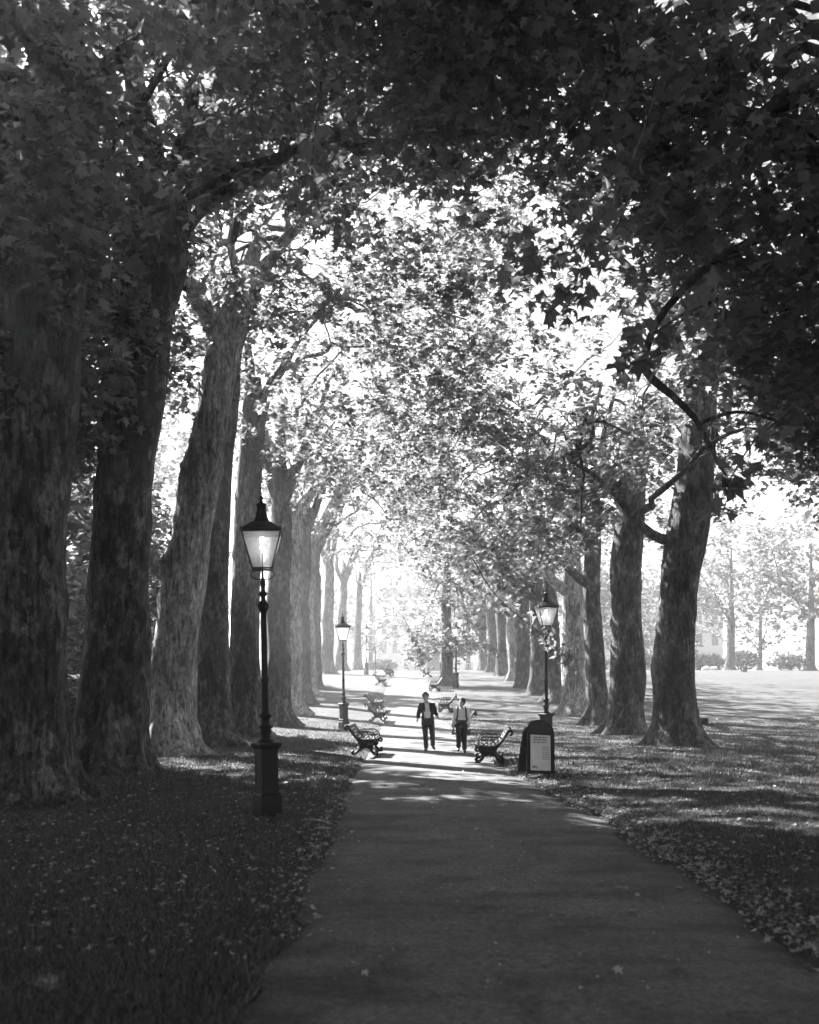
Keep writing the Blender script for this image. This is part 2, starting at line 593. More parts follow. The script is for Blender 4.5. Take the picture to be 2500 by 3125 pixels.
# ------------------------------------------------------------------ trees
def trunk_tube(mb, pts, seed, flare=True, sides=44, step=0.13, lump=0.06):
    """pts rows: x, y, z, r. Root buttresses at the foot, lumps and burrs on the way up"""
    rng = np.random.default_rng(seed)
    P = np.asarray(pts, float)
    length = np.sum(np.linalg.norm(np.diff(P[:, :3], axis=0), axis=1))
    n = int(max(8, min(110, length / step)))
    S = spline(P, n)
    S[:, 3] = np.maximum(S[:, 3], 0.02)
    pos, T, N, B = frames(S[:, :3])
    a = np.arange(sides) * 2 * PI / sides
    h = np.cumsum(np.r_[0, np.linalg.norm(np.diff(pos, axis=0), axis=1)])
    A, H = np.meshgrid(a, h)
    fac = np.ones_like(A)
    for _ in range(7):
        m, w, ph, ph2 = rng.integers(1, 5), rng.uniform(.3, 2.2), rng.uniform(0, 6.28), rng.uniform(0, 6.28)
        fac += lump * .45 * np.sin(m * A + ph + .4 * np.sin(H * w + ph2)) * np.cos(H * w + ph2)
    for _ in range(int(length * 1.6)):
        a0, h0, w, amp = rng.uniform(0, 6.28), rng.uniform(.4, length), rng.uniform(.1, .32), rng.uniform(.03, .15)
        da = np.abs((A - a0 + PI) % (2 * PI) - PI) * S[:, 3][:, None]
        fac += amp * np.exp(-(da / w) ** 2 - ((H - h0) / w) ** 2)
    if flare:
        nb = rng.integers(6, 9)
        lob = .5 + .5 * np.cos(nb * A + rng.uniform(0, 6) + .6 * np.sin(2 * A + 1))
        fac += np.exp(-H / .38) * (.34 + .55 * lob) + np.exp(-H / 1.2) * (.08 + .12 * lob)
    for _ in range(4):                               # shallow vertical ribs that wander and break
        m, ph, w = rng.integers(7, 15), rng.uniform(0, 6.28), rng.uniform(.6, 1.8)
        fac += .011 * np.sin(m * A + ph + 1.3 * np.sin(H * w + ph)) * (.6 + .4 * np.sin(H * 2.3 * w + m))
    fac += rng.normal(0, .009, fac.shape)
    rr = S[:, 3][:, None] * fac
    V = pos[:, None, :] + rr[:, :, None] * (np.cos(A)[:, :, None] * N[:, None, :] + np.sin(A)[:, :, None] * B[:, None, :])
    F = []
    for i in range(n - 1):
        for k in range(sides):
            p, q = i * sides + k, i * sides + (k + 1) % sides
            F.append((p, q, q + sides, p + sides))
    F.append(tuple((n - 1) * sides + k for k in range(sides)))
    mb.add(V.reshape(-1, 3), F)

def low_noise(rng, amp):
    w = [(rng.uniform(.25, .9), rng.uniform(.25, .9), rng.uniform(0, 6.28)) for _ in range(5)]
    return lambda u, v: amp * sum(np.sin(a * u + b * v + c) for a, b, c in w) / 2.2

def crown_centres(rng, n, prof_u, prof_z, ylen, thick, top, side, uneven=1.1, tall=0.0):
    """spray centres of one avenue tree; u runs from the trunk towards the path"""
    u = rng.uniform(prof_u[0], prof_u[-1], n)
    y = rng.normal(0, ylen * .55, n)
    y = np.clip(y, -ylen * 1.3, ylen * 1.3)
    nz = low_noise(rng, uneven)
    z = np.interp(u, prof_u, prof_z) + nz(u, y) + np.minimum(rng.exponential(thick, n), rng.uniform(.5, 1, n) * top)
    hi = rng.random(n) < tall
    z = np.where(hi, np.interp(u, prof_u, prof_z) + rng.uniform(2, 15, n) * (1 - (u / 14) ** 2), z)
    return np.stack([u * side, y, z], 1)

def make_limbs(rng, starts, ends, r0, r1, n_sub, centres, parent, col_r=0.02):
    """limbs (each its own branch mesh) from starts to ends with side shoots to nearby sprays"""
    for e in ends:
        s = starts[rng.integers(len(starts))]
        e = np.array(e)
        mid = s * .5 + e * .5 + np.array([rng.normal(0, .5), rng.normal(0, .5), rng.uniform(.2, 1.6)])
        q1 = s * .8 + e * .2 + np.array([rng.normal(0, .15), rng.normal(0, .15), rng.uniform(.1, .7)])
        P = spline([s, q1, mid, e], 16)
        P[2:-1] += rng.normal(0, .08, (len(P) - 3, 3)) + .16 * np.sin(np.linspace(0, rng.uniform(5, 11), 13) + rng.uniform(0, 6))[:, None] * rng.normal(0, 1, 3)
        rad = np.linspace(r0 * rng.uniform(.7, 1.1), r1, 16)
        b = MB()
        b.tube(P, rad, 7)
        dist = np.linalg.norm(centres - mid, axis=1)
        near = np.argsort(dist + rng.uniform(0, 3, len(dist)))[:n_sub]
        for c in near:
            i = rng.integers(6, 15)
            a0, b0 = P[i], centres[c]
            m2 = (a0 + b0) / 2 + rng.normal(0, .3, 3)
            m3 = a0 * .25 + b0 * .75 + rng.normal(0, .2, 3)
            Q = spline([a0, m2, m3, b0], 9)
            Q[1:-1] += rng.normal(0, .07, (7, 3))
            b.tube(Q, np.linspace(min(rad[i] * .55, .05), .009, 9), 5, False)
        b.build('branch', M['bark'], parent, True)

def twig_part(tw, parent, r=.008):
    b = MB()
    for q in tw:
        b.tube(q, np.linspace(r, r * .4, len(q)), 3, False)
    o = b.build('twigs', M['bark'], parent)
    o['kind'] = 'stuff'
    return o

TREES = 'plane trees lining the avenue'
def avenue_tree(x, y, trunk, limbs, crown, label, seed, side, group=TREES, bark='bark', n_real=99, lump=.06):
    """trunk rows: world x, y, z, r ; limbs: lists of rows ; crown: dict"""
    rng = np.random.default_rng(seed)
    z0 = gnd(x, y)
    t = empty('plane_tree', (x, y, z0), label, 'tree', group)
    off = np.array([x, y, z0, 0])
    tr = np.array(trunk, float) - off
    b = MB()
    tip = tr[-1] + (tr[-1] - tr[-2]) / np.linalg.norm((tr[-1] - tr[-2])[:3]) * 1.5
    tip[3] = tr[-1][3] * .25
    trunk_tube(b, np.vstack([tr, tip]), seed, lump=lump)
    b.build('trunk', M[bark], t, True)
    starts = [tr[-1][:3]]
    for k, l in enumerate(limbs):
        l = np.array(l, float) - off
        b = MB()
        trunk_tube(b, l, seed + 31 * k + 7, False, 14, .22, .05)
        b.build('limb', M[bark], t, True)
        if k < n_real:
            starts += [l[-1][:3], l[len(l) // 2][:3]]
    if crown is None:
        return t
    C = crown_centres(rng, crown['n'], crown['u'], crown['z'], crown['ylen'], crown['thick'], crown['top'], side, crown.get('uneven', 1.1), crown.get('tall', .17))
    if 'keep' in crown:
        W = C + off[:3]
        C = C[crown['keep'](W)]
    low = C[:, 2] - np.interp(C[:, 0] * side, crown['u'], crown['z']) < 1.7      # the sprays one looks up at
    C = np.concatenate([C[low], C[~low]])
    nl = int(low.sum())
    V1, tw = sprays(rng, C[:nl], crown['per'], crown['size'], crown.get('spread', .85), crown.get('shape', LOBED))
    hp = max(6, int(crown['per'] * .6))
    V2, tw2 = sprays(rng, C[nl:], hp, crown['size'] * (crown['per'] / hp) ** .5, crown.get('spread', .85), TRI)
    V = [V1, V2]
    tw = tw + tw2
    ends = C[rng.permutation(len(C))[:crown.get('limbs', 9)]]
    make_limbs(rng, starts, ends, crown.get('r0', .13), .02, crown.get('sub', 5), C, t)
    twig_part(tw[:crown.get('twigs', 500)], t)
    o = link_mesh('crown', ngon_mesh('crown', V, M['leaf']), t)
    o['kind'] = 'stuff'
    return t

def copy_tree(o, parent=None):
    c = o.copy()
    COL.objects.link(c)
    c.parent = parent
    for ch in list(o.children):
        copy_tree(ch, c)
    return c

def rows(d, lst, y_lean=0.0):
    """photo px, py, radius in metres -> x, y, z, r at depth d"""
    out = []
    for i, (px, py, r) in enumerate(lst):
        dd = d + y_lean * i
        x, y, z = at(px, py, dd)
        out.append((x, y, z, r))
    return out

def foot(rws):
    """drop the first row onto the ground"""
    x, y, z, r = rws[0]
    rws[0] = (x, y, gnd(x, y) - 0.12, r)
    return rws

# crown profiles (height of the lowest leaves against distance from trunk towards path)
NEAR_L = dict(u=[-9, -3, 0, 1.5, 3, 6, 9], z=[6.2, 6.6, 8.2, 10.4, 11.6, 12.0, 12.6])
FAR_L = dict(u=[-3.5, 0, 3, 6, 9.5], z=[11.5, 11.0, 10.8, 11.2, 12.5])
NEAR_R = dict(u=[-5, -2, 1, 3, 4.5, 6.5, 9], z=[5.8, 6.0, 6.8, 8.0, 9.4, 11.4, 12.6])
FAR_R = dict(u=[-4.5, -2, 0, 2, 4, 6, 8, 9.5], z=[9.0, 9.0, 8.8, 7.2, 6.4, 7.4, 9.6, 12.0])

def gaps(zones, d_max, seed):
    """thin the sprays hanging across the lines of sight to the forked limbs"""
    rg = np.random.default_rng(seed)
    def keep(W):
        px = HX + W[:, 0] / np.maximum(W[:, 1], 1) * FPX
        py = HY - (W[:, 2] - CAMZ) / np.maximum(W[:, 1], 1) * FPX
        bad = np.zeros(len(W), bool)
        for x0, x1, y0, y1, dm in zones:
            bad |= (px > x0) & (px < x1) & (py > y0) & (py < y1) & (W[:, 1] < dm)
        return ~bad | (rg.random(len(W)) < .06)
    return keep
ZONES = [(370, 640, 150, 960, 20.8), (520, 1040, 560, 1340, 26.5), (440, 760, 1200, 2200, 26.5)]

# --- left row, nearest first
def L0():
    d = 16.4
    t = foot(rows(d, [(85, 2470, .74), (80, 2330, .68), (72, 2000, .66), (85, 1500, .66), (118, 1050, .68), (150, 760, .62)]))
    l1 = rows(d, [(160, 780, .5), (150, 560, .46), (175, 300, .42), (190, -60, .36), (215, -400, .25)])
    l2 = rows(d, [(175, 800, .34), (60, 600, .3), (-60, 380, .25), (-160, 100, .18)])
    avenue_tree(t[0][0], d, t, [l1, l2], dict(NEAR_L, n=3400, ylen=5.0, thick=3.2, top=10, per=20, size=.215, limbs=7, twigs=350, keep=gaps(ZONES, 20, 1)),
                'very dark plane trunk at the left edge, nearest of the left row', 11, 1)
L0()
def L1():
    d = 21.6
    t = foot(rows(d, [(335, 2385, .80), (342, 2250, .74), (356, 1950, .66), (375, 1550, .63), (410, 1200, .62), (445, 950, .62), (478, 800, .66), (490, 720, .6)]))
    main = rows(d, [(470, 760, .48), (458, 620, .42), (452, 480, .36), (430, 360, .28), (412, 250, .22), (395, 80, .16)])
    right = rows(d, [(520, 760, .36), (545, 620, .30), (552, 500, .26), (575, 400, .2), (590, 250, .14)])
    lft = rows(d, [(440, 740, .30), (395, 670, .26), (330, 610, .24), (270, 555, .22), (200, 480, .18)], -.3)
    arm = rows(d, [(560, 720, .17), (590, 670, .13), (650, 612, .12), (753, 553, .11), (880, 470, .09), (960, 440, .07), (1060, 420, .05), (1180, 445, .03)], -.25)
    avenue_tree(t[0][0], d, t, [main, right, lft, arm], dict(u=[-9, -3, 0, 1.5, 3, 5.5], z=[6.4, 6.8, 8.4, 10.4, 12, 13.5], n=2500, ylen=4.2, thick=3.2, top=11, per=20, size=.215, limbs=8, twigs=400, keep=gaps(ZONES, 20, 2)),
                'broad dark plane tree forking high up, beside the pale leaning trunk', 12, 1)
L1()
def L2():
    d = 27.4
    t = foot(rows(d, [(515, 2315, .78), (518, 2210, .70), (535, 1980, .60), (572, 1720, .56), (606, 1500, .53), (636, 1330, .50), (668, 1150, .46), (700, 1000, .44), (728, 905, .36)]))
    a = rows(d, [(720, 930, .24), (735, 865, .18), (716, 812, .12), (704, 745, .11), (712, 680, .10), (700, 560, .08), (720, 420, .05)])
    b = rows(d, [(735, 900, .22), (755, 840, .14), (783, 782, .13), (790, 704, .12), (837, 638, .10), (900, 560, .07), (1000, 490, .04)])
    c = rows(d, [(742, 900, .26), (770, 850, .20), (825, 795, .18), (873, 728, .16), (940, 668, .13), (1010, 610, .10), (1120, 540, .05)])
    e = rows(d, [(690, 1080, .3), (632, 963, .26), (596, 891, .24), (560, 800, .2), (520, 640, .14)], .2)
    s = rows(d, [(560, 1800, .28), (520, 1770, .2), (475, 1731, .16), (455, 1690, .15), (448, 1668, .10)], -.1)
    s2 = rows(d, [(470, 1735, .14), (500, 1712, .12), (518, 1680, .09), (522, 1650, .07)], -.15)
    p = rows(d, [(720, 1085, .1), (738, 1040, .09), (755, 1006, .07), (792, 990, .05), (850, 960, .03), (930, 950, .02)])
    avenue_tree(t[0][0], d, t, [a, b, c, e, s, s2, p], dict(u=[-9, -3, 0, 1.5, 3, 6, 9.5], z=[7, 8.5, 11, 13, 11.8, 11.6, 12.6], n=1150, ylen=3.8, thick=2.6, top=9, per=20, size=.205, tall=.34, limbs=7, twigs=430,
                keep=lambda W: (W[:, 0] < -5.5) | (np.random.default_rng(5).random(len(W)) < .75)),
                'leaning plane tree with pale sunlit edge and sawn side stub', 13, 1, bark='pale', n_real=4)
L2()
def L3():
    d = 31.5
    t = foot(rows(d, [(655, 2290, .66), (652, 2180, .56), (650, 2000, .50), (655, 1700, .46), (668, 1450, .42), (690, 1250, .36), (705, 1120, .3)]))
    k = rows(d - .2, [(660, 1905, .2), (682, 1900, .14), (690, 1893, .09)])
    l = rows(d, [(700, 1150, .24), (740, 1000, .18), (800, 850, .12), (900, 700, .06)])
    avenue_tree(t[0][0], d, t, [l, k], dict(FAR_L, n=290, ylen=3.6, thick=1.6, top=8, per=20, size=.205, tall=.34, limbs=6, twigs=330),
                'plane trunk with a round knob on its edge, right of the leaning tree', 14, 1, n_real=1)
L3()
def L4():
    d = 36.5
    t = foot(rows(d, [(752, 2250, .66), (750, 2150, .58), (748, 1950, .54), (752, 1700, .50), (760, 1480, .46), (768, 1340, .44), (775, 1275, .42)]))
    a = rows(d, [(768, 1310, .30), (762, 1250, .27), (766, 1200, .25), (760, 1100, .16), (748, 980, .1)])
    b = rows(d, [(785, 1310, .26), (808, 1220, .22), (828, 1175, .2), (860, 1130, .15), (910, 1040, .1), (980, 960, .05)])
    avenue_tree(t[0][0], d, t, [a, b], dict(FAR_L, n=290, ylen=3.6, thick=1.6, top=8, per=20, size=.205, tall=.34, limbs=6, twigs=330),
                'plane trunk directly behind the nearest street lamp, forked at mid height', 15, 1)
L4()
left_far = [  # px, depth, trunk radius, label
    (845, 42.5, .62, 'fifth plane tree of the left row, just right of the near lamp post'),
    (886, 49.0, .60, 'rough plane tree of the left row with flared foot, sixth from the camera'),
    (916, 55.5, .58, 'plane tree of the left row, third before the gap behind the second lamp'),
    (936, 62.0, .56, 'plane tree of the left row, second before the gap behind the second lamp'),
    (951, 69.0, .58, 'last plane tree of the left row before the sunny gap'),
    (998, 92.0, .62, 'grey hazy plane tree standing beyond the sunny gap'),
    (1043, 106.0, .55, 'faint distant plane trunk right behind the second left lamp post'),
    (1092, 117.0, .5, 'faint distant plane trunk left of the far lamp'),
]
def generic_trunk(x, d, r, seed, lean):
    rng = np.random.default_rng(seed)
    z = gnd(x, d)
    t = [(x, d, z - .1, r * 1.12)]
    hs = [1.0, 3.0, 5.5, 8.0, 10.2]
    for h in hs:
        t.append((x + lean * h * .05 + rng.normal(0, .06), d + rng.normal(0, .06), z + h, r * (1 - .035 * h)))
    tx, ty, tz, tr = t[-1]
    limbs = []
    for k in range(3):
        a = rng.uniform(-1, 1)
        l = [(tx, ty, tz - .8, tr * .75)]
        for s in (1.6, 3.4, 5.4):
            l.append((tx + (lean * .5 + a) * s * .45 + rng.normal(0, .15), ty + rng.normal(0, .5), tz - .8 + s, tr * .75 * (1 - s / 7.5)))
        limbs.append(l)
    return t, limbs
for i, (px, d, r, lab) in enumerate(left_far):
    x = (px - HX) * d / FPX
    t, limbs = generic_trunk(x, d, r, 40 + i, .5)
    avenue_tree(x, d, t, limbs, dict(FAR_L, n=210 if d < 80 else 150, ylen=4.2, thick=1.6, top=8, per=18, size=.22, tall=.28 if d < 60 else .17, limbs=6, twigs=250, sub=4,
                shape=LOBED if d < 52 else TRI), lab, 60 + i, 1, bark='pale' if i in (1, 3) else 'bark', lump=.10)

# --- right row
def R0():
    x, d = 8.7, 16.5
    z = gnd(x, d)
    t = [(x, d, z - .1, .85), (x, d, z + 1, .75), (x + .05, d, z + 4, .68), (x - .05, d, z + 8, .6), (x - .1, d, z + 9.5, .5)]
    l = [(x, d, z + 8.6, .35), (x - 1.5, d - .6, z + 9.9, .25), (x - 3.3, d - 1.0, z + 10.8, .17), (x - 5.2, d - 1.5, z + 10.9, .08)]
    h1 = rows(15.5, [(2640, 600, .11), (2420, 680, .08), (2180, 800, .065), (2020, 960, .055), (1968, 1095, .06), (1985, 1150, .06), (2060, 1215, .05), (2130, 1290, .045), (2180, 1390, .035), (2215, 1450, .02)])
    h2 = rows(15.5, [(2130, 1292, .035), (2180, 1275, .035), (2230, 1258, .03), (2300, 1262, .02), (2380, 1290, .012)])
    avenue_tree(x, d, t, [l, h1, h2], dict(NEAR_R, n=3300, ylen=3.9, thick=3.2, top=11, per=20, size=.215, limbs=8, twigs=500),
                'plane tree out at the right edge whose dark boughs hang over the top right', 21, -1, n_real=1)
R0()
def R1():
    d = 30.5
    t = foot(rows(d, [(2062, 2290, .72), (2060, 2190, .66), (2056, 2040, .63), (2066, 1880, .57), (2078, 1740, .60), (2098, 1620, .62), (2118, 1480, .56), (2132, 1340, .5), (2145, 1200, .42)]))
    a = rows(d, [(2085, 1675, .2), (2046, 1652, .17), (2010, 1642, .15), (1975, 1620, .13), (1935, 1580, .12), (1905, 1545, .11), (1870, 1500, .09), (1800, 1440, .06), (1720, 1400, .03)], -.2)
    b = rows(d, [(2135, 1300, .3), (2100, 1150, .24), (2040, 1000, .18), (1950, 850, .12), (1820, 720, .06)], -.3)
    c = rows(d, [(2145, 1260, .3), (2190, 1100, .22), (2240, 950, .16), (2320, 800, .1)])
    bb = MB()
    avenue_tree(t[0][0], d, t, [a, b, c], dict(u=[-5, -2, -1, 1, 2.5, 4.5, 7, 9.5], z=[8.2, 8.6, 10, 9.6, 7.2, 7.0, 9.2, 12.0], n=860, ylen=4.4, thick=2.0, top=10, per=20, size=.205, tall=.34, limbs=8, twigs=500),
                'nearest plane tree of the right row, widest trunk with flared foot', 22, -1)
R1()
def R2():
    d = 37.5
    t = foot(rows(d, [(1905, 2252, .70), (1910, 2150, .62), (1917, 2050, .64), (1912, 1900, .58), (1910, 1750, .57), (1922, 1600, .55), (1930, 1480, .5), (1935, 1380, .42)]))
    a = rows(d, [(1922, 1600, .26), (1895, 1545, .2), (1880, 1500, .17), (1850, 1420, .12), (1780, 1330, .06)])
    avenue_tree(t[0][0], d, t, [a], dict(FAR_R, n=430, ylen=4.0, thick=1.8, top=9, per=20, size=.205, tall=.34, limbs=7, twigs=430, ),
                'second plane tree of the right row with a bulge low on its trunk', 23, -1)
R2()
right_far = [
    (1823, 43.0, .46, 'third plane tree of the right row, dark and straight'),
    (1753, 49.0, .62, 'fourth plane tree of the right row, pale lit left edge'),
    (1690, 56.5, .46, 'plane trunk directly behind the right lamp post'),
    (1647, 62.5, .52, 'plane tree of the right row, first one left of the right lamp post'),
    (1604, 69.5, .60, 'plane tree of the right row, second one left of the right lamp post'),
    (1568, 77.5, .48, 'plane tree of the right row, third one left of the right lamp post'),
    (1536, 87.0, .50, 'plane tree of the right row with a low forked bough, fourth left of the lamp'),
    (1504, 98.0, .52, 'hazy plane tree near the far end of the right row'),
    (1478, 110.0, .5, 'palest plane tree at the very end of the right row'),
]
for i, (px, d, r, lab) in enumerate(right_far):
    x = (px - HX) * d / FPX
    t, limbs = generic_trunk(x, d, r, 80 + i, -.5)
    limbs.append([(x, d, t[0][2] + 6.0, r * .5), (x - 1.0, d - .3, t[0][2] + 6.6, r * .42), (x - 2.2, d - .6, t[0][2] + 7.9, r * .28), (x - 3.6, d - 1, t[0][2] + 9.0, .06)])
    avenue_tree(x, d, t, limbs, dict(FAR_R, n=275 if d < 80 else 200, ylen=4.4, thick=1.7, top=8, per=18, size=.22, tall=.32 if d < 60 else .17, limbs=6, twigs=250, sub=4,
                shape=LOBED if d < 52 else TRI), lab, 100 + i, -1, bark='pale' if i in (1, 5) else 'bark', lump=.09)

# --- unseen avenue trees behind and beside the camera, added to darken the near ground
for i, (x, d, s) in enumerate([(-7.0, 5.0, 1), (8.8, 5.0, -1), (-7.2, -6.0, 1), (8.9, -6.5, -1), (-7.2, -18.0, 1), (8.9, -18.5, -1)]):
    t, limbs = generic_trunk(x, d, .7, 130 + i, .4 * s)
    avenue_tree(x, d, t, limbs, dict(u=[-6, 0, 5, 10], z=[8, 9.5, 12, 13], n=1100, ylen=6.0, thick=3.0, top=10, per=10, size=.5, limbs=5, twigs=10, sub=2, shape=TRI),
                ['plane tree of the avenue at the left beside the viewpoint', 'plane tree of the avenue at the right beside the viewpoint', 'left plane tree close behind the viewpoint', 'right plane tree close behind the viewpoint', 'left plane tree farther behind the viewpoint', 'right plane tree farther behind the viewpoint'][i], 140 + i, s)

# lone tree close to the path, far right side
x, y, z = spot(1364, 2092)
t = [(x, y, z - .1, .46), (x, y, z + 1, .42), (x + .02, y, z + 3, .38), (x - .05, y, z + 6, .34), (x, y, z + 8, .28)]
avenue_tree(x, y, t, [], dict(u=[-3, 0, 3], z=[2.3, 1.9, 2.1], n=300, ylen=2.0, thick=1.6, top=6, per=16, size=.26, limbs=5, twigs=120, shape=TRI, uneven=.6),
            'short dark trunk beside the far right lamp, leaves hanging round it', 150, -1, 'trees at the far end')

# ------------------------------------------------------------------ background trees, both sides
def round_tree(x, y, h, rad, label, seed, n=650, size=.5, low=.22, trunk_r=.4, group='trees beyond the avenue', forks=3, per=16):
    rng = np.random.default_rng(seed)
    z0 = gnd(x, y)
    t = empty('park_tree', (x, y, z0), label, 'tree', group)
    b = MB()
    trunk_tube(b, [(0, 0, -.1, trunk_r * 1.1), (0, 0, 1, trunk_r), (.1, 0, h * low, trunk_r * .85), (.15, .1, h * .45, trunk_r * .6), (.1, 0, h * .8, .08)], seed, True, 16, .3)
    b.build('trunk', M['bark'], t, True)
    p = rng.normal(0, 1, (n, 3))
    p /= np.linalg.norm(p, axis=1)[:, None]
    p *= rng.uniform(.45, 1.0, n)[:, None] ** .5
    nz = low_noise(rng, .14)
    p *= (1 + nz(p[:, 0] * 6, p[:, 1] * 6 + p[:, 2] * 5))[:, None]
    C = p * np.array([rad, rad, h * (1 - low) / 2]) + np.array([0, 0, h * (low + (1 - low) / 2)])
    V, tw = sprays(rng, C, per, size, 1.1, TRI if y < 100 else DIAM, .35)
    starts = [np.array([.1, 0, h * low]), np.array([.12, .05, h * .35]), np.array([.1, 0, h * .5])]
    make_limbs(rng, starts, C[rng.permutation(n)[:forks + 4]], trunk_r * .45, .03, 3, C, t)
    o = link_mesh('crown', ngon_mesh('crown', V, M['leaf']), t)
    o['kind'] = 'stuff'
    return t
bgt = [  # x, y, h, rad, label
    (-17, 33, 19, 6.0, 'leafy tree filling the gap left of the broad forked trunk', .08),
    (-13.5, 40, 12, 3.6, 'leafy tree close behind the left row, between the first and the leaning trunk', .1),
    (-21, 43, 15, 5.5, 'leafy tree behind the left row, seen between the first trunks', .1),
    (-24, 55, 15, 6.0, 'leafy tree behind the left row, seen past the leaning trunk', .12),
    (-25, 72, 15, 6.0, 'leafy tree far behind the left row, beyond the knobbed trunk', .12),
    (-20, 14, 17, 6.5, 'dense tree on the grass out at the left edge', .1),  # out of view, added to keep the sun off the near path
    (-13, 24.5, 21, 5.0, 'dense tree close behind the broad forked trunk', .25),
    (-19, 24, 20, 6.0, 'dense tree left of the broad forked trunk, out at the edge', .1),  # out of view, added as a sun block for the near ground
    (-20.5, 78, 22, 6.0, 'tall leafy tree far behind the left row, its top between the first trunks', .15),
    (-30, 96, 16, 7.0, 'distant leafy tree left of the sunny gap', .15),
    (17, 8, 18, 6.5, 'dense tree on the grass right of the viewpoint', .12),  # out of view, added to cut sky light at the right
    (20, 21, 18, 6.5, 'dense tree on the grass beyond the right edge', .12),  # also unseen, added to shade the foreground from the right
    (-14, 4, 18, 6.5, 'dense tree on the grass left of the viewpoint', .12),  # unseen too, added to shade the foreground from the left
    (39.5, 121, 19, 8.5, 'spreading tree with a bare low trunk across the right lawn', .3),
    (44, 108, 18, 7.5, 'spreading tree at the right edge across the lawn', .3),
    (31, 142, 17, 7.0, 'bright leafy tree across the lawn behind the nearest right trunk', .12),
    (41, 150, 20, 8.0, 'bright leafy tree behind the spreading one across the lawn', .1),
    (52, 146, 21, 8.5, 'tall leafy tree at the far right corner of the lawn', .1),
    (24.5, 138, 15, 4.6, 'leafy tree beside the white building across the lawn', .45),
    (37, 165, 16, 6.0, 'leafy tree in front of the terrace across the lawn', .1),
    (-6, 150, 21, 8.5, 'pale sunlit tree closing the far end, left side', .14),
    (9, 152, 22, 8.5, 'pale sunlit tree closing the far end, right side', .15),
    (-20, 145, 20, 8.0, 'pale sunlit tree at the far end beyond the left row', .2),
    (20, 150, 20, 7.5, 'pale sunlit tree at the far end beyond the right row', .25),
]
for i, (x, y, h, rad, lab, low) in enumerate(bgt):
    round_tree(x, y, h, rad, lab, 200 + i, n=750 if y < 30 else (900 if y < 75 else 480), size=.48 if y < 30 else (.36 if y < 60 else .5), per=14, low=low, trunk_r=.5 if 100 < y < 125 else .35)

# ------------------------------------------------------------------ near hanging sprays whose leaves can be told apart
def hanging_spray(pts, r, label, seed, n, size):
    rng = np.random.default_rng(seed)
    P = spline(pts, 24)
    o = P[0].copy()
    b = MB()
    b.tube(P - o, np.linspace(r, .004, 24), 6)
    root = empty('plane_branch', tuple(o), label, 'branch', 'leafy boughs hanging in from above')
    b.build('twig', M['bark'], root, True)
    meshes = []
    for k in range(6):
        s = LOBED.copy()
        s[:, 2] += rng.normal(0, .05, len(s)) - .25 * s[:, 0] ** 2 * rng.uniform(.2, 1.4)
        me = bpy.data.meshes.new('leaf')
        me.from_pydata(s.tolist(), [], [tuple(range(len(s)))])
        me.materials.append(M['leaf'])
        meshes.append(me)
    for k in range(n):
        i = int(rng.integers(4, 24))
        l = bpy.data.objects.new('leaf', meshes[k % 6])
        COL.objects.link(l)
        l.parent = root
        p = P[i] - o + rng.normal(0, .13, 3) + np.array([0, 0, -.06])
        l.location = p
        l.rotation_euler = (rng.normal(-.7, .5), rng.normal(0, .5), rng.uniform(0, 6.28))
        sz = size * rng.uniform(.7, 1.2)
        l.scale = (sz, sz, sz)
hanging_spray([at(2000, 300, 10.7), at(1900, 560, 10.6), at(1820, 680, 10.4), at(1740, 740, 10.3), at(1620, 780, 10.2), at(1570, 800, 10.2)], .014,
              'blurred leafy bough hanging in the upper right, reaching left', 301, 75, .19)
hanging_spray([at(1960, 480, 11.2), at(1880, 700, 11.1), at(1800, 820, 11.0), at(1740, 890, 11.0), at(1690, 930, 11.0)], .012,
              'blurred leafy bough hanging in the upper right, below the other', 302, 60, .19)
hanging_spray([at(980, 250, 9.0), at(960, 420, 12.1), at(950, 560, 12.0), at(985, 660, 12.0), at(1010, 720, 12.0)], .012,
              'blurred leafy bough hanging in the upper left by the dark limb', 303, 50, .2)
hanging_spray([at(2330, 850, 11.0), at(2150, 930, 11.0), at(2020, 1000, 11.0), at(1950, 1060, 11.0), at(1935, 1110, 11)], .016,
              'leafy bough at the right above the dark twisted branch', 304, 60, .22)
hanging_spray([at(2420, 1250, 13.0), at(2300, 1350, 13.0), at(2220, 1480, 13.0), at(2190, 1560, 13.0)], .016,
              'leafy bough hanging beside the top of the nearest right trunk', 305, 44, .22)

hanging_spray([at(1440, 1700, 25.0), at(1500, 1800, 24.8), at(1570, 1870, 24.6), at(1640, 1925, 24.5), at(1705, 1975, 24.5), at(1745, 2020, 24.5)], .016,
              'leafy spray hanging in front of the lantern of the right lamp', 306, 85, .21)
hanging_spray([at(1230, 1880, 52.0), at(1265, 1950, 52.0), at(1288, 2000, 52.0), at(1283, 2040, 52.0)], .02,
              'small dark leafy spray hanging over the far end of the path', 307, 70, .26)
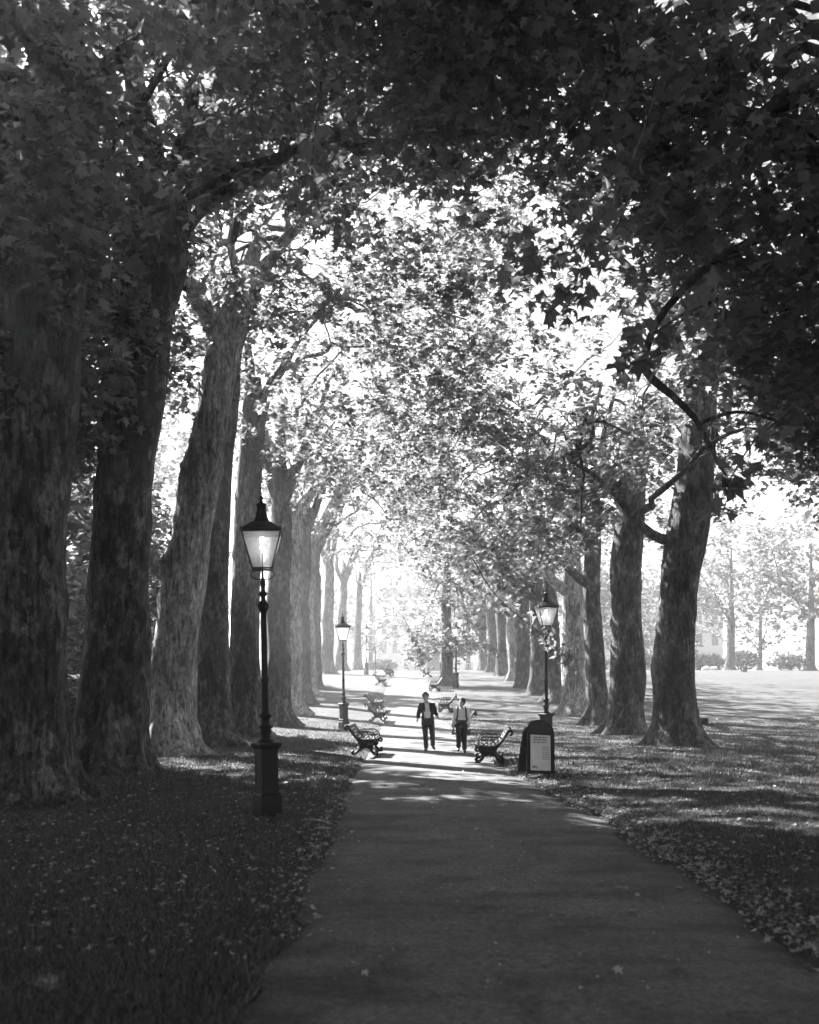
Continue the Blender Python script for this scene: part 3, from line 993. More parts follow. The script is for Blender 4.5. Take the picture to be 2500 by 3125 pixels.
# ------------------------------------------------------------------ street lamps
LAMPS = 'gas street lamps along the path'
def make_lamp(label):
    t = empty('street_lamp', (0, 0, 0), label, 'lamp', LAMPS)
    q = PI / 4
    s2 = math.sqrt(2) / 2
    b = MB()
    b.lathe([(.42 * s2, -.1), (.42 * s2, .30), (.38 * s2, .33)], 4, q)
    b.lathe([(.345 * s2, .331), (.345 * s2, .385), (.36 * s2, .39), (.36 * s2, .42), (.335 * s2, .43), (.335 * s2, .95), (.35 * s2, .955), (.35 * s2, .985)], 4, q)
    b.lathe([(.36 * s2, .986), (.44 * s2, 1.03), (.45 * s2, 1.06), (.40 * s2, 1.075), (.30 * s2, 1.08)], 4, q)
    for k in range(4):
        a = k * PI / 2
        rot = Matrix.Rotation(a, 4, 'Z')
        c = rot @ Vector((0, -.340 / 2 - .001, .69))
        for dx in (-.11, .11):
            cc = rot @ Vector((dx, -.17, .69))
            b.box(cc, (.022, .016, .46), rot)
        for dz in (.46, .92):
            cc = rot @ Vector((0, -.17, dz))
            b.box(cc, (.198, .016, .022), rot)
    base = b.build('base', M['iron'], t)
    base.rotation_euler = (0, 0, .47)
    base.scale = (.78, .78, 1)
    b = MB()
    b.lathe([(.12, 1.081), (.125, 1.10), (.075, 1.14), (.07, 1.2), (.09, 1.24), (.075, 1.28), (.108, 1.295), (.108, 1.32), (.07, 1.35), (.062, 1.44), (.10, 1.465), (.10, 1.485), (.06, 1.52),
             (.052, 1.98), (.062, 2.0), (.062, 2.04), (.05, 2.06), (.044, 3.0), (.06, 3.03), (.07, 3.06), (.085, 3.1), (.08, 3.14), (.05, 3.18), (.034, 3.2), (.034, 3.25), (.072, 3.29), (.07, 3.31),
             (.032, 3.34), (.03, 3.38), (.045, 3.44), (.038, 3.5), (.018, 3.54), (.014, 3.60), (.016, 3.68)], 14)
    b.build('post', M['iron'], t, True)
    b = MB()
    for a in (0, PI / 2):
        pts = []
        for k in range(25):
            w = 2 * PI * k / 24
            rx, rz = .17, .075
            x = math.copysign(abs(math.cos(w)) ** .7, math.cos(w)) * rx
            pts.append((x * math.cos(a), x * math.sin(a), 3.585 + rz * math.sin(w)))
        b.tube(pts, .009, 6)
    b.build('bracket', M['iron'], t, True)
    b = MB()
    zb, zt, rb, rt = 3.665, 4.20, .145, .285
    for sx in (-1, 1):
        for sy in (-1, 1):
            b.tube([(sx * rb, sy * rb, zb), (sx * rt, sy * rt, zt)], .011, 6)
    for r, z, h in ((rb, zb, .012), (rt, zt, .016)):
        for k in range(4):
            a = k * PI / 2
            rot = Matrix.Rotation(a, 4, 'Z')
            b.box(rot @ Vector((0, -r, z)), (2 * r + .02, .018, h * 2), rot)
    for k in range(4):
        a = k * PI / 2
        rot = Matrix.Rotation(a, 4, 'Z')
        for sx in (-1, 0, 1):
            b.ball(rot @ Vector((sx * rt, -rt, zt + .035)), (.018, .018, .035), 6, 5)
    b.build('lantern_frame', M['iron'], t)
    for k in range(4):
        a = k * PI / 2
        rot = Matrix.Rotation(a, 4, 'Z')
        p = [rot @ Vector(v) for v in ((-rb + .012, -rb + .003, zb + .012), (rb - .012, -rb + .003, zb + .012), (rt - .014, -rt + .004, zt - .016), (-rt + .014, -rt + .004, zt - .016))]
        n = rot @ Vector((0, .004, .001))
        b = MB()
        b.add([tuple(v) for v in p] + [tuple(v + n) for v in p], [(0, 1, 2, 3), (7, 6, 5, 4), (0, 4, 5, 1), (1, 5, 6, 2), (2, 6, 7, 3), (3, 7, 4, 0)])
        b.build('pane', M['glass'], t)
    b = MB()
    b.lathe([(.30 * 1.4142, 4.217), (.29 * 1.4142, 4.235), (.15 * 1.4142, 4.345), (.115 * 1.4142, 4.36)], 4, q)
    b.lathe([(.12, 4.361), (.125, 4.375), (.105, 4.40), (.085, 4.46), (.068, 4.55), (.066, 4.60), (.078, 4.61), (.075, 4.635), (.03, 4.65), (.02, 4.69), (.032, 4.715), (.024, 4.74), (.008, 4.76), (.012, 4.79), (.003, 4.82)], 14)
    b.build('lantern_roof', M['iron'], t, True)
    for z, r in ((4.10, .038), (3.98, .032)):
        b = MB()
        b.ball((0, 0, z), (r, r, r * 1.1), 10, 7)
        b.build('mantle', M['mantle'], t, True)
    b = MB()
    b.tube([(0, 0, 3.68), (0, 0, 3.93)], .012, 6)
    b.build('burner', M['iron'], t, True)
    return t
def place_lamp(o, x, y, rz=0.6, tilt=0.0, s=1.0):
    o.location = (x, y, gnd(x, y))
    o.rotation_euler = Matrix.Rotation(tilt, 3, 'Y').to_4x4().to_3x3() and (Matrix.Rotation(tilt, 3, 'Y') @ Matrix.Rotation(rz, 3, 'Z')).to_euler()
    o.scale = (s, s, s)
lamp = make_lamp('nearest lit gas lamp, on the grass at front left with a square plinth')
x, y, z = spot(816, 2487)
place_lamp(lamp, x, y, .1, R(-1.1), 1.0)
for px, py, dd, lab, tl in ((1050, 2226, None, 'second lit gas lamp on the left, behind the nearest left bench', R(-.7)),
                            (1667, 2288, None, 'lit gas lamp on the right rising behind the advertising board', 0),
                            (1392, 2099, None, 'distant gas lamp on the right beside the short dark trunk', 0),
                            (1118, 2059, None, 'distant gas lamp on the left beyond the far benches', 0)):
    o = copy_tree(lamp)
    x, y, z = spot(px, py)
    place_lamp(o, x, y, .15, tl)
    o['label'] = lab
    print('lamp', lab, round(x, 2), round(y, 2))

# ------------------------------------------------------------------ benches
BENCH = 'park benches facing the path'
def make_bench(label):
    t = empty('park_bench', (0, 0, 0), label, 'bench', BENCH)
    Lh = .78
    for sy in (-1, 1):
        b = MB()
        y = sy * Lh
        w = (1, .8)
        sweep = [(-.40, .70), (-.45, .72), (-.47, .77), (-.43, .815), (-.37, .80), (-.31, .70), (-.23, .58), (-.14, .47), (-.04, .41), (.08, .385), (.22, .39), (.34, .40), (.42, .385), (.45, .34), (.42, .30), (.38, .31)]
        S = spline(sweep, 44)
        b.tube([(p[0], y, p[1]) for p in S], [.03 + .012 * math.sin(i / 43 * PI) for i in range(44)], 6, True)
        b.prism([(-.16, .47), (-.04, .42), (.2, .40), (.38, .39), (.40, .31), (.30, .25), (.22, .16), (.12, .20), (.02, .16), (-.06, .28)], y - .022, y + .022)
        for lg in ([(.30, .28), (.27, .2), (.28, .12), (.35, .055), (.42, .05), (.45, .09), (.42, .125), (.385, .10)],
                   [(-.02, .30), (-.04, .2), (-.10, .11), (-.17, .05), (-.24, .04), (-.27, .075), (-.24, .105), (-.21, .09)]):
            S = spline(lg, 26)
            b.tube([(p[0], y, p[1]) for p in S], np.linspace(.045, .026, 26), 6)
        b.box((.40, y, .012), (.16, .06, .03))
        b.box((-.22, y, .012), (.16, .06, .03))
        b.build('end_frame', M['iron'], t, True)
        b = MB()
        S = spline([(-.26, .60), (-.14, .655), (.02, .655), (.18, .66), (.30, .62), (.37, .53), (.38, .44), (.35, .41)], 26)
        b.tube([(p[0], y, p[1]) for p in S], .018, 6)
        for cx, cz, r in ((-.06, .57, .07), (.11, .56, .085), (.25, .53, .06), (.0, .48, .05), (.18, .47, .045)):
            b.tube([(cx + r * math.cos(2 * PI * k / 14), y, cz + r * math.sin(2 * PI * k / 14)) for k in range(15)], .012, 5, False)
        b.build('arm', M['iron'], t, True)
    slats = [(-.375, .825, 20), (-.335, .765, 58), (-.285, .685, 57), (-.23, .60, 53), (-.165, .525, 47), (-.075, .465, 25), (.02, .438, 8), (.115, .43, 0), (.21, .438, 0), (.305, .447, -3), (.39, .435, -30)]
    me = None
    for u, z, a in slats:
        if me is None:
            me = MB().box((0, 0, 0), (.072, 2 * Lh + .16, .026)).mesh('slat', M['wood'])
        o = link_mesh('slat', me, t)
        o.location = (u, 0, z)
        o.rotation_euler = (0, R(a), 0)
    b = MB()
    b.tube([(.1, -Lh, .3), (.1, Lh, .3)], .012, 6)
    b.build('tie_rod', M['iron'], t)
    return t
benches = [  # px of the foot centre, py, facing (0 = to the right), label
    (1107, 2309, 0, R(-3), 'nearest bench on the left edge of the path, slats lit'),
    (1147, 2205, 0, R(-2), 'second bench on the left, just in front of another one'),
    (1140, 2170, 0, R(-2), 'third bench on the left, half hidden by the second'),
    (1158, 2092, 0, R(-1), 'far pale bench on the left, before the seated person'),
    (1180, 2067, 0, R(-1), 'farthest bench on the left, with a dark seated person'),
    (1515, 2336, 1, R(-4), 'nearest bench on the right, beside the advertising board'),
    (1420, 2245, 1, R(-3), 'bench on the right mostly hidden by the white shirted walker'),
    (1368, 2177, 1, R(-2), 'bench on the right seen between the two walkers'),
    (1332, 2111, 1, R(-1), 'bench on the right in front of the short dark trunk'),
    (1308, 2067, 1, R(-1), 'farthest pale bench on the right'),
]
proto = None
bench_at = []
for px, py, f, rz, lab in benches:
    x, y, z = spot(px, py)
    o = make_bench(lab) if proto is None else copy_tree(proto)
    if proto is None:
        proto = o
    o['label'] = lab
    y2 = y + .95
    zz = max(gnd(x - .3, y2), gnd(x + .3, y2))
    o.location = (x, y2, zz)
    slope = (prof(y2 + .9) - prof(y2 - .9)) / 1.8
    o.rotation_euler = (math.atan(slope) * (-1 if f else 1), 0, (PI if f else 0) + rz)
    bench_at.append((x, y2, zz))
    print('bench', lab, round(x, 2), round(y, 2))

# ------------------------------------------------------------------ advertising board
def make_board():
    x, y, z = spot(1634, 2374)
    t = empty('advertising_board', (x, y, z), 'arched dark A-frame board with a pale poster, standing on the right path edge', 'sign', None, R(22))
    t.rotation_euler = (Matrix.Rotation(R(4), 3, 'Y') @ Matrix.Rotation(R(22), 3, 'Z')).to_euler()
    H, Wd = 1.24, .66
    def arch(w, z0, h, top, n=14):
        p = [(-w / 2, z0), (w / 2, z0), (w / 2, h - top)]
        for k in range(1, n):
            a = PI * k / n
            p.append((w / 2 * math.cos(a), h - top + top * math.sin(a)))
        p.append((-w / 2, h - top))
        return p
    tilt = R(9)
    def leaf(sign, name):
        e = MB()
        e.prism(arch(Wd, .12, H, .29), -.012, .012)
        o = e.build(name, M['panel'], t)
        o.location = (0, sign * (.02 + H * math.sin(tilt)) - sign * 0.0, 0)
        o.rotation_euler = (sign * tilt * 1.0, 0, 0)
        return o
    front = leaf(-1, 'front_panel')
    back = leaf(1, 'back_panel')
    for pnl, s in ((front, -1), (back, 1)):
        b = MB()
        pts = [(q[0], s * .016, q[1]) for q in arch(Wd, .12, H, .29)]
        pts = pts[1:] + [pts[0]]
        b.tube(pts + [pts[0]], .013, 6)
        for sx in (-1, 1):
            b.tube([(sx * Wd / 2, s * .0, .14), (sx * Wd / 2, 0, 0)], .013, 6)
        b.build('rim', M['iron'], pnl, True)
    b = MB()
    w, z0, z1, yf = .50, .17, .93, -.022
    for c, s in (((0, yf, z0 - .012), (w + .06, .02, .028)), ((0, yf, z1 + .012), (w + .06, .02, .028)), ((-w / 2 - .014, yf, (z0 + z1) / 2), (.028, .02, z1 - z0)), ((w / 2 + .014, yf, (z0 + z1) / 2), (.028, .02, z1 - z0))):
        b.box(c, s)
    b.build('poster_frame', M['iron'], front)
    b = MB()
    b.box((0, -.016, (z0 + z1) / 2), (w - .004, .004, z1 - z0 - .004))
    b.build('poster', M['sheet'], front)
    rng = random.Random(5)
    dark, pale = MB(), MB()
    def line(mb, u0, u1, v, h, words):
        u = u0
        while u < u1 - .02:
            l = min(rng.uniform(*words), u1 - u)
            k = u
            while k < u + l - .004:
                cw = rng.uniform(.006, .011)
                mb.box((k + cw / 2, -.0185, v + rng.uniform(-.1, .1) * h), (cw * .8, .001, h * rng.uniform(.6, 1)))
                k += cw
            u += l + .014
    for v, u0, u1 in ((.875, -.16, .18), (.825, -.17, .18), (.77, -.18, .15)):
        ink = MB()
        line(ink, u0, u1, v, .03, (.05, .12))
        ink.build('printed_line', M['ink'], front)['kind'] = 'stuff'
    for k in range(8):
        ink = MB()
        line(ink, .05, .215, .675 - k * .037, .017, (.03, .07))
        ink.build('printed_line', M['ink'], front)['kind'] = 'stuff'
    for k, (du, h) in enumerate(((0, .052), (.03, .05), (.066, .03), (.1, .048))):
        dark.box((-.185 + du, -.0186, .245 + (0 if k != 3 else -.008)), (.017, .001, h))
    for du in (.015, .048, .085):
        dark.box((-.185 + du, -.0186, .255), (.018, .001, .012))
    pale.prism([(-.185, .69), (-.165, .705), (-.15, .69), (-.14, .63), (-.115, .57), (-.12, .50), (-.145, .44), (-.155, .36), (-.15, .31), (-.185, .31), (-.18, .38), (-.20, .46), (-.225, .53), (-.215, .60)], -.0186, -.0176)
    pale.prism([(-.10, .415), (-.085, .40), (-.04, .40), (-.015, .425), (.01, .40), (.045, .39), (.03, .375), (0, .37), (-.01, .32), (-.03, .345), (-.06, .345), (-.075, .31), (-.085, .37)], -.0186, -.0176)
    pale.box((.185, -.0183, .245), (.06, .0006, .07))
    dark.build('printed_word', M['inkd'], front)
    pale.build('printed_figure', M['printpale'], front)
    for sx in (-1, 1):
        b = MB()
        b.tube([(sx * (Wd / 2 + .016), -.155, .62), (sx * (Wd / 2 + .016), .155, .62)], .006, 5)
        b.build('stay', M['iron'], t)
make_board()

# ------------------------------------------------------------------ people
def remeshed(name, mb, mat, voxel, parent, smooth_it=4, cut=None):
    me = mb.mesh(name, mat)
    tmp = bpy.data.objects.new('tmp', me)
    COL.objects.link(tmp)
    r = tmp.modifiers.new('r', 'REMESH')
    r.mode = 'VOXEL'
    r.voxel_size = voxel
    s = tmp.modifiers.new('s', 'SMOOTH')
    s.iterations = smooth_it
    s.factor = .5
    dg = bpy.context.evaluated_depsgraph_get()
    ev = tmp.evaluated_get(dg)
    m2 = bpy.data.meshes.new_from_object(ev)
    bpy.data.objects.remove(tmp)
    if cut is not None:
        bm = bmesh.new()
        bm.from_mesh(m2)
        bmesh.ops.delete(bm, geom=[f for f in bm.faces if cut(f.calc_center_median(), f.normal)], context='FACES')
        bm.to_mesh(m2)
        bm.free()
    m2.name = name
    if not m2.materials:
        m2.materials.append(mat)
    m2.shade_smooth()
    return link_mesh(name, m2, parent)

def loft(mb, rings, seg=16):
    """rings: centre x, y, z, half width, half depth"""
    v, f = [], []
    for cx, cyy, cz, rx, ry in rings:
        for k in range(seg):
            a = 2 * PI * k / seg
            v.append((cx + rx * math.cos(a), cyy + ry * math.sin(a), cz))
    n = len(rings)
    for i in range(n - 1):
        for k in range(seg):
            p, q = i * seg + k, i * seg + (k + 1) % seg
            f.append((p, q, q + seg, p + seg))
    f.append(tuple(range(seg - 1, -1, -1)))
    f.append(tuple((n - 1) * seg + k for k in range(seg)))
    mb.add(v, f)

def limb(mb, pts, rad, n=12):
    S = spline([tuple(p) + (r,) for p, r in zip(pts, rad)], n)
    mb.tube(S[:, :3], S[:, 3], 12)

def hand(mb, wrist, d, thumb_side, s=1.0):
    """palm and five bent fingers going along d from the wrist"""
    d = Vector(d).normalized()
    side = d.cross(Vector((0, 1, 0))).normalized() if abs(d.y) < .9 else Vector((1, 0, 0))
    nrm = side.cross(d).normalized()
    w = Vector(wrist)
    mb.tube([w, w + d * .04 * s, w + d * .085 * s], [.024 * s, .03 * s, .028 * s], 10, True, (1.15, .65))
    for k, (o, l) in enumerate(((-.027, .062), (-.009, .075), (.010, .08), (.028, .07))):
        b0 = w + d * .075 * s + nrm * o * s
        k1 = b0 + d * l * .5 * s
        k2 = k1 + (d * .8 + side * .35) * l * .5 * s
        mb.tube([b0, k1, k2], [.0095 * s, .009 * s, .0075 * s], 6)
    b0 = w + d * .02 * s + nrm * thumb_side * .02 * s
    b1 = b0 + (d * .6 + nrm * thumb_side * .8) * .035 * s
    b2 = b1 + (d * .9 + nrm * thumb_side * .25) * .035 * s
    mb.tube([b0, b1, b2], [.013 * s, .011 * s, .009 * s], 6)

def head(mb, c, yaw, s=1.0):
    """skull, jaw, nose, ears; faces -y turned by yaw"""
    rot = Matrix.Rotation(yaw, 3, 'Z')
    def P(v):
        return tuple(Vector(c) + rot @ (Vector(v) * s))
    mb.ball(P((0, .012, .03)), (.075 * s, .092 * s, .098 * s), 14, 10)
    mb.ball(P((0, -.02, -.055)), (.055 * s, .062 * s, .062 * s), 12, 8)
    mb.ball(P((0, -.075, -.015)), (.014 * s, .022 * s, .026 * s), 8, 6)
    mb.ball(P((0, -.068, -.062)), (.024 * s, .012 * s, .01 * s), 8, 5)
    mb.ball(P((0, -.062, -.1)), (.022 * s, .02 * s, .018 * s), 8, 5)
    for k in (-1, 1):
        mb.ball(P((k * .076, .012, -.005)), (.012 * s, .022 * s, .032 * s), 8, 6)
    return P

def face_bits(parent, P, s=1.0):
    for k in (-1, 1):
        b = MB()
        b.ball(P((k * .031, -.072, .012)), .011 * s, 8, 6)
        b.build('eye', M['eye'], parent)
        b = MB()
        b.tube([P((k * .015, -.083, .036)), P((k * .033, -.082, .042)), P((k * .052, -.068, .036))], .005 * s, 5)
        b.build('eyebrow', M['hair'], parent)
    b = MB()
    b.tube([P((-.022, -.077, -.06)), P((0, -.083, -.061)), P((.022, -.077, -.06))], .004 * s, 5)
    b.build('mouth', M['eye'], parent)

def walker(px, py, label, J, outfit, hgt, yaw):
    """J: joints in metres, x to the right of the picture, y away from the camera, z up"""
    x, y, z = spot(px, py)
    t = empty('person', (x, y, z), label, 'person', 'two men walking towards the camera')
    b = MB()
    hc = J['head']
    P = head(b, hc, yaw, J.get('hs', 1.0))
    nk = J['neck']
    limb(b, [(nk[0], nk[1] + .01, nk[2] - .04), nk, (hc[0], hc[1] + .02, hc[2] - .07)], [.062, .055, .056], 6)
    sl, sr, hl, hr = J['sl'], J['sr'], J['hl'], J['hr']
    cx = (sl[0] + sr[0]) / 2
    hx = (hl[0] + hr[0]) / 2
    zs, zh = (sl[2] + sr[2]) / 2, (hl[2] + hr[2]) / 2
    def torso(mb, g=0.0, low=0.0, wide=1.0):
        loft(mb, [(hx, 0, zh - .06 - low, .155 * wide + g, .105 + g), (hx, 0, zh + .06, .165 * wide + g, .11 + g), (hx * .6 + cx * .4, 0, zh + .2, .145 * wide + g, .098 + g), (hx * .3 + cx * .7, 0, zs - .2, .168 * wide + g, .112 + g),
                  (cx, 0, zs - .06, .17 * wide + g, .105 + g), (cx, .005, zs + .015, .13 * wide + g, .075 + g), (nk[0], nk[1], nk[2] - .03, .065 + g, .055 + g)])
    torso(b)
    for a, k in (('l', -1), ('r', 1)):
        s_, e_, w_ = J['s' + a], J['e' + a], J['w' + a]
        limb(b, [(s_[0] - k * .04, s_[1], s_[2] - .01), s_, e_, w_], [.06, .056, .042, .028], 14)
        hand(b, w_, J['hd' + a], J.get('th' + a, -1))
        h_, n_, a_ = J['h' + a], J['n' + a], J['a' + a]
        limb(b, [h_, n_, a_], [.088, .056, .04], 14)
    body = remeshed('body', b, M['skin'], .0085, t, 3)
    face_bits(t, P, J.get('hs', 1.0))
    # hair: cap of overlapping locks
    rng = random.Random(int(px))
    b = MB()
    s = J.get('hs', 1.0)
    b.ball(P((0, .032, .05)), (.086 * s, .088 * s, .088 * s), 14, 10)
    b.ball(P((0, .05, -.01)), (.08 * s, .06 * s, .08 * s), 14, 10)
    for k in range(outfit['locks']):
        a, e = rng.uniform(0, 2 * PI), rng.uniform(-.35, 1.45)
        v = Vector((.086 * math.cos(a) * math.cos(e), .02 + .096 * math.sin(a) * math.cos(e), .045 + .09 * math.sin(e)))
        if v.y < -.035 and v.z < .085:
            continue
        if v.z < .03 and abs(v.x) < .05 and v.y < 0:
            continue
        b.ball(P(v), (rng.uniform(.02, .032) * s, rng.uniform(.02, .032) * s, rng.uniform(.018, .026) * s), 7, 5)
    remeshed('hair', b, M['hair'], .009, t, 1)
    # trousers
    b = MB()
    loft(b, [(hx, 0, zh - .1, .16, .115), (hx, 0, zh, .178, .125), (hx, 0, zh + .12, .172, .12)])
    for a in 'lr':
        h_, n_, a_ = Vector(J['h' + a]), Vector(J['n' + a]), Vector(J['a' + a])
        mid = n_.lerp(a_, .5)
        limb(b, [h_, n_, mid, a_ + Vector((0, 0, .0))], [.105, .08, .074, .07], 16)
    remeshed('trousers', b, M['trouser'], .012, t, 3)
    # shoes
    for a in 'lr':
        a_, toe = Vector(J['a' + a]), Vector(J['toe' + a])
        b = MB()
        heel = a_ + (a_ - toe).normalized() * .05
        heel.z = min(a_.z - .045, a_.z)
        b.tube([heel + Vector((0, 0, .0)), (heel + toe) / 2 + Vector((0, 0, .012)), toe], [.036, .046, .03], 10, True)
        b.ball(tuple(a_ + Vector((0, 0, -.02))), (.046, .05, .05), 10, 7)
        remeshed('shoe', b, M['shoe'], .01, t, 2)
    # shirt
    b = MB()
    torso(b, .012, -.06)
    if outfit['sleeves']:
        for a, k in (('l', -1), ('r', 1)):
            s_, e_, w_ = Vector(J['s' + a]), Vector(J['e' + a]), Vector(J['w' + a])
            w2 = e_.lerp(w_, .9)
            limb(b, [(s_.x - k * .04, s_.y, s_.z - .01), s_, e_, w2], [.074, .074, .062, .05], 14)
    cz = nk[2]
    remeshed('shirt', b, M['shirt'], .011, t, 3, lambda c, n: c.z > cz - .055 and (c.y < -.01 and abs(c.x - nk[0]) < .045) or c.z > cz - .03)
    b = MB()
    for k in (-1, 1):
        b.add([(nk[0] + k * .004, nk[1] - .118, nk[2] - .15), (nk[0] + k * .06, nk[1] - .095, nk[2] - .06), (nk[0] + k * .062, nk[1] - .02, nk[2] + .01), (nk[0] + k * .085, nk[1] - .075, nk[2] - .045),
               (nk[0] + k * .006, nk[1] - .110, nk[2] - .15), (nk[0] + k * .062, nk[1] - .085, nk[2] - .06), (nk[0] + k * .066, nk[1] - .015, nk[2] + .01), (nk[0] + k * .088, nk[1] - .068, nk[2] - .045)],
              [(0, 1, 3), (1, 2, 3), (4, 7, 5), (5, 7, 6), (0, 3, 7, 4), (3, 2, 6, 7), (2, 1, 5, 6), (1, 0, 4, 5)])
    b.build('collar', M['shirt'], t)
    if outfit['jacket']:
        b = MB()
        hem = J['hem']
        loft(b, [(hx, 0, hem, .20, .145), (hx, 0, zh + .08, .196, .14), (hx * .6 + cx * .4, 0, zh + .22, .176, .128), (hx * .3 + cx * .7, 0, zs - .2, .198, .138),
                 (cx, 0, zs - .05, .19, .125), (cx, .01, zs + .045, .135, .088), (nk[0], nk[1] + .01, nk[2] - .02, .085, .075)])
        for a, k in (('l', -1), ('r', 1)):
            s_, e_, w_ = Vector(J['s' + a]), Vector(J['e' + a]), Vector(J['w' + a])
            w2 = e_.lerp(w_, .86)
            limb(b, [(s_.x - k * .05, s_.y, s_.z), (s_.x, s_.y, s_.z), e_, w2], [.07, .076, .066, .056], 14)
        def cut(c, n):
            top = nk[2] - .02
            if c.z > top - .02:
                return True
            if c.z < hem + .03 and n.z < -.5:
                return True
            u = (c.z - hem) / (top - hem)
            wdt = .075 + .03 * (1 - abs(u - .6) / .6)
            mx = hx * (1 - u) + nk[0] * u - .0
            return c.y < -.04 and abs(c.x - mx) < wdt and n.y < .2
        remeshed('jacket', b, M['jacket'], .012, t, 3, cut)
        b = MB()
        for k in (-1, 1):
            pts = [(nk[0] + k * .075, nk[1] - .05, nk[2] - .01), (cx + k * .095, -.125, zs - .06), (cx * .5 + hx * .5 + k * .085, -.148, zs - .22)]
            b.tube(spline(pts, 8), np.array([.014, .02, .026, .03, .03, .026, .018, .008]), 6, True, (1, .5))
        b.build('lapel', M['jacket'], t, True)
    else:
        b = MB()
        loft(b, [(hx, 0, zh + .105, .178, .126), (hx, 0, zh + .14, .178, .126)], 20)
        b.build('belt', M['shoe'], t)
    return t, (x, y, z)

J1 = dict(head=(-.045, -.03, 1.628), neck=(-.01, 0, 1.49), sl=(-.165, 0, 1.395), sr=(.185, 0, 1.395), el=(-.245, .05, 1.15), wl=(-.275, -.09, .97), hdl=(-.25, -.25, -.9), thl=1,
          er=(.255, .04, 1.17), wr=(.315, -.12, 1.05), hdr=(.45, -.3, -.8), thr=1, hl=(-.07, 0, .88), hr=(.13, 0, .88), nl=(-.045, -.05, .49), nr=(.165, -.10, .50),
          al=(-.02, -.04, .085), ar=(.185, .10, .16), toel=(-.065, -.20, .03), toer=(.235, -.04, .045), hem=.76)
walker(1303, 2291, 'curly haired man in open dark jacket over white shirt, walking with hands apart', J1, dict(locks=70, jacket=True, sleeves=False), 1.76, R(-14))
J2 = dict(head=(0, -.02, 1.475), neck=(.0, 0, 1.335), sl=(-.15, 0, 1.27), sr=(.16, 0, 1.27), el=(-.215, .04, 1.02), wl=(-.245, -.02, .80), hdl=(-.05, -.1, -1), thl=1,
          er=(.225, .05, 1.01), wr=(.215, -.02, .82), hdr=(-.03, -.1, -1), thr=1, hl=(-.085, 0, .82), hr=(.085, 0, .82), nl=(-.09, -.09, .46), nr=(.075, -.05, .45),
          al=(-.085, .10, .15), ar=(.085, -.03, .085), toel=(-.10, -.04, .04), toer=(.10, -.19, .03), hs=.96)
w2, p2 = walker(1409, 2296, 'short haired man in white shirt and dark trousers, wearing backpack straps', J2, dict(locks=60, jacket=False, sleeves=True), 1.62, R(-48))
bp = empty('backpack', p2, 'dark backpack on the white shirted man, two straps over his shoulders', 'backpack')
b = MB()
b.ball((0, .21, 1.08), (.14, .09, .22), 12, 10)
b.build('bag', M['jacket'], bp, True)
for k in (-1, 1):
    b = MB()
    S = spline([(k * .09, .13, 1.30), (k * .112, .04, 1.345), (k * .118, -.075, 1.30), (k * .125, -.142, 1.16), (k * .135, -.142, 1.04), (k * .165, -.06, .95), (k * .13, .12, .93)], 26)
    b.tube(S, .019, 6, True, (1.3, .6))
    b.build('strap', M['jacket'], bp, True)

def seated(px, py, label, ground, top, hairm, face_away, sc=1.0, loc=None):
    if loc is None:
        loc = spot(px, py)
    t = empty('person', loc, label, 'person', None, PI if face_away else 0)
    t.scale = (sc, sc, sc)
    zs = .0 if ground else .45
    b = MB()
    P = head(b, (0, -.02, zs + .80), 0)
    limb(b, [(0, .02, zs + .58), (0, .01, zs + .66), (0, 0, zs + .73)], [.06, .055, .055], 6)
    tor = [(0, 0, zs + .02, .17, .13), (0, .01, zs + .18, .165, .12), (0, .02, zs + .4, .18, .12), (0, .02, zs + .53, .17, .10), (0, .015, zs + .6, .1, .07)]
    loft(b, tor)
    for k in (-1, 1):
        limb(b, [(k * .16, .02, zs + .52), (k * .235, 0, zs + .3), (k * .17, -.2, zs + .2)], [.055, .045, .03], 10)
        hand(b, (k * .17, -.2, zs + .2), (-k * .2, -1, -.2), 1)
        kn = (k * .16, -.42, .42 if ground else zs + .04)
        an = (k * .12, -.62 if ground else -.46, .06)
        limb(b, [(k * .09, -.02, zs + .08), kn, an], [.09, .06, .042], 12)
    remeshed('body', b, M['skin'], .012, t, 3)
    face_bits(t, P)
    b = MB()
    b.ball(P((0, .03, .04)), (.086, .092, .095), 12, 9)
    b.ball(P((0, .06, -.06)), (.07, .05, .1), 10, 8)
    remeshed('hair', b, hairm, .012, t, 1)
    b = MB()
    loft(b, [(c[0], c[1], c[2], c[3] + .02, c[4] + .02) for c in tor])
    for k in (-1, 1):
        limb(b, [(k * .14, .02, zs + .52), (k * .2, .01, zs + .4)], [.075, .065], 5)
    remeshed('top', b, top, .014, t, 3)
    b = MB()
    for k in (-1, 1):
        kn = (k * .16, -.42, .42 if ground else zs + .04)
        an = (k * .12, -.62 if ground else -.46, .12)
        limb(b, [(k * .09, -.02, zs + .08), kn, an], [.11, .08, .065], 12)
    remeshed('trousers', b, M['trouser'], .014, t, 3)
    for k in (-1, 1):
        b = MB()
        yy = -.62 if ground else -.46
        b.tube([(k * .12, yy + .05, .04), (k * .12, yy - .06, .05), (k * .12, yy - .16, .035)], [.04, .045, .03], 8)
        b.build('shoe', M['shoe'], t, True)
    return t
bx, by, bz = bench_at[4]
s1 = seated(0, 0, 'dark clothed person sitting on the farthest left bench', False, M['jacket'], M['hair'], False, 1.0, (bx + .1, by - .3, bz))
s1.rotation_euler = (0, 0, PI / 2)
seated(2274, 2052, 'person in dark top sitting on the far lawn at the right edge', True, M['grey'], M['wood'], True)

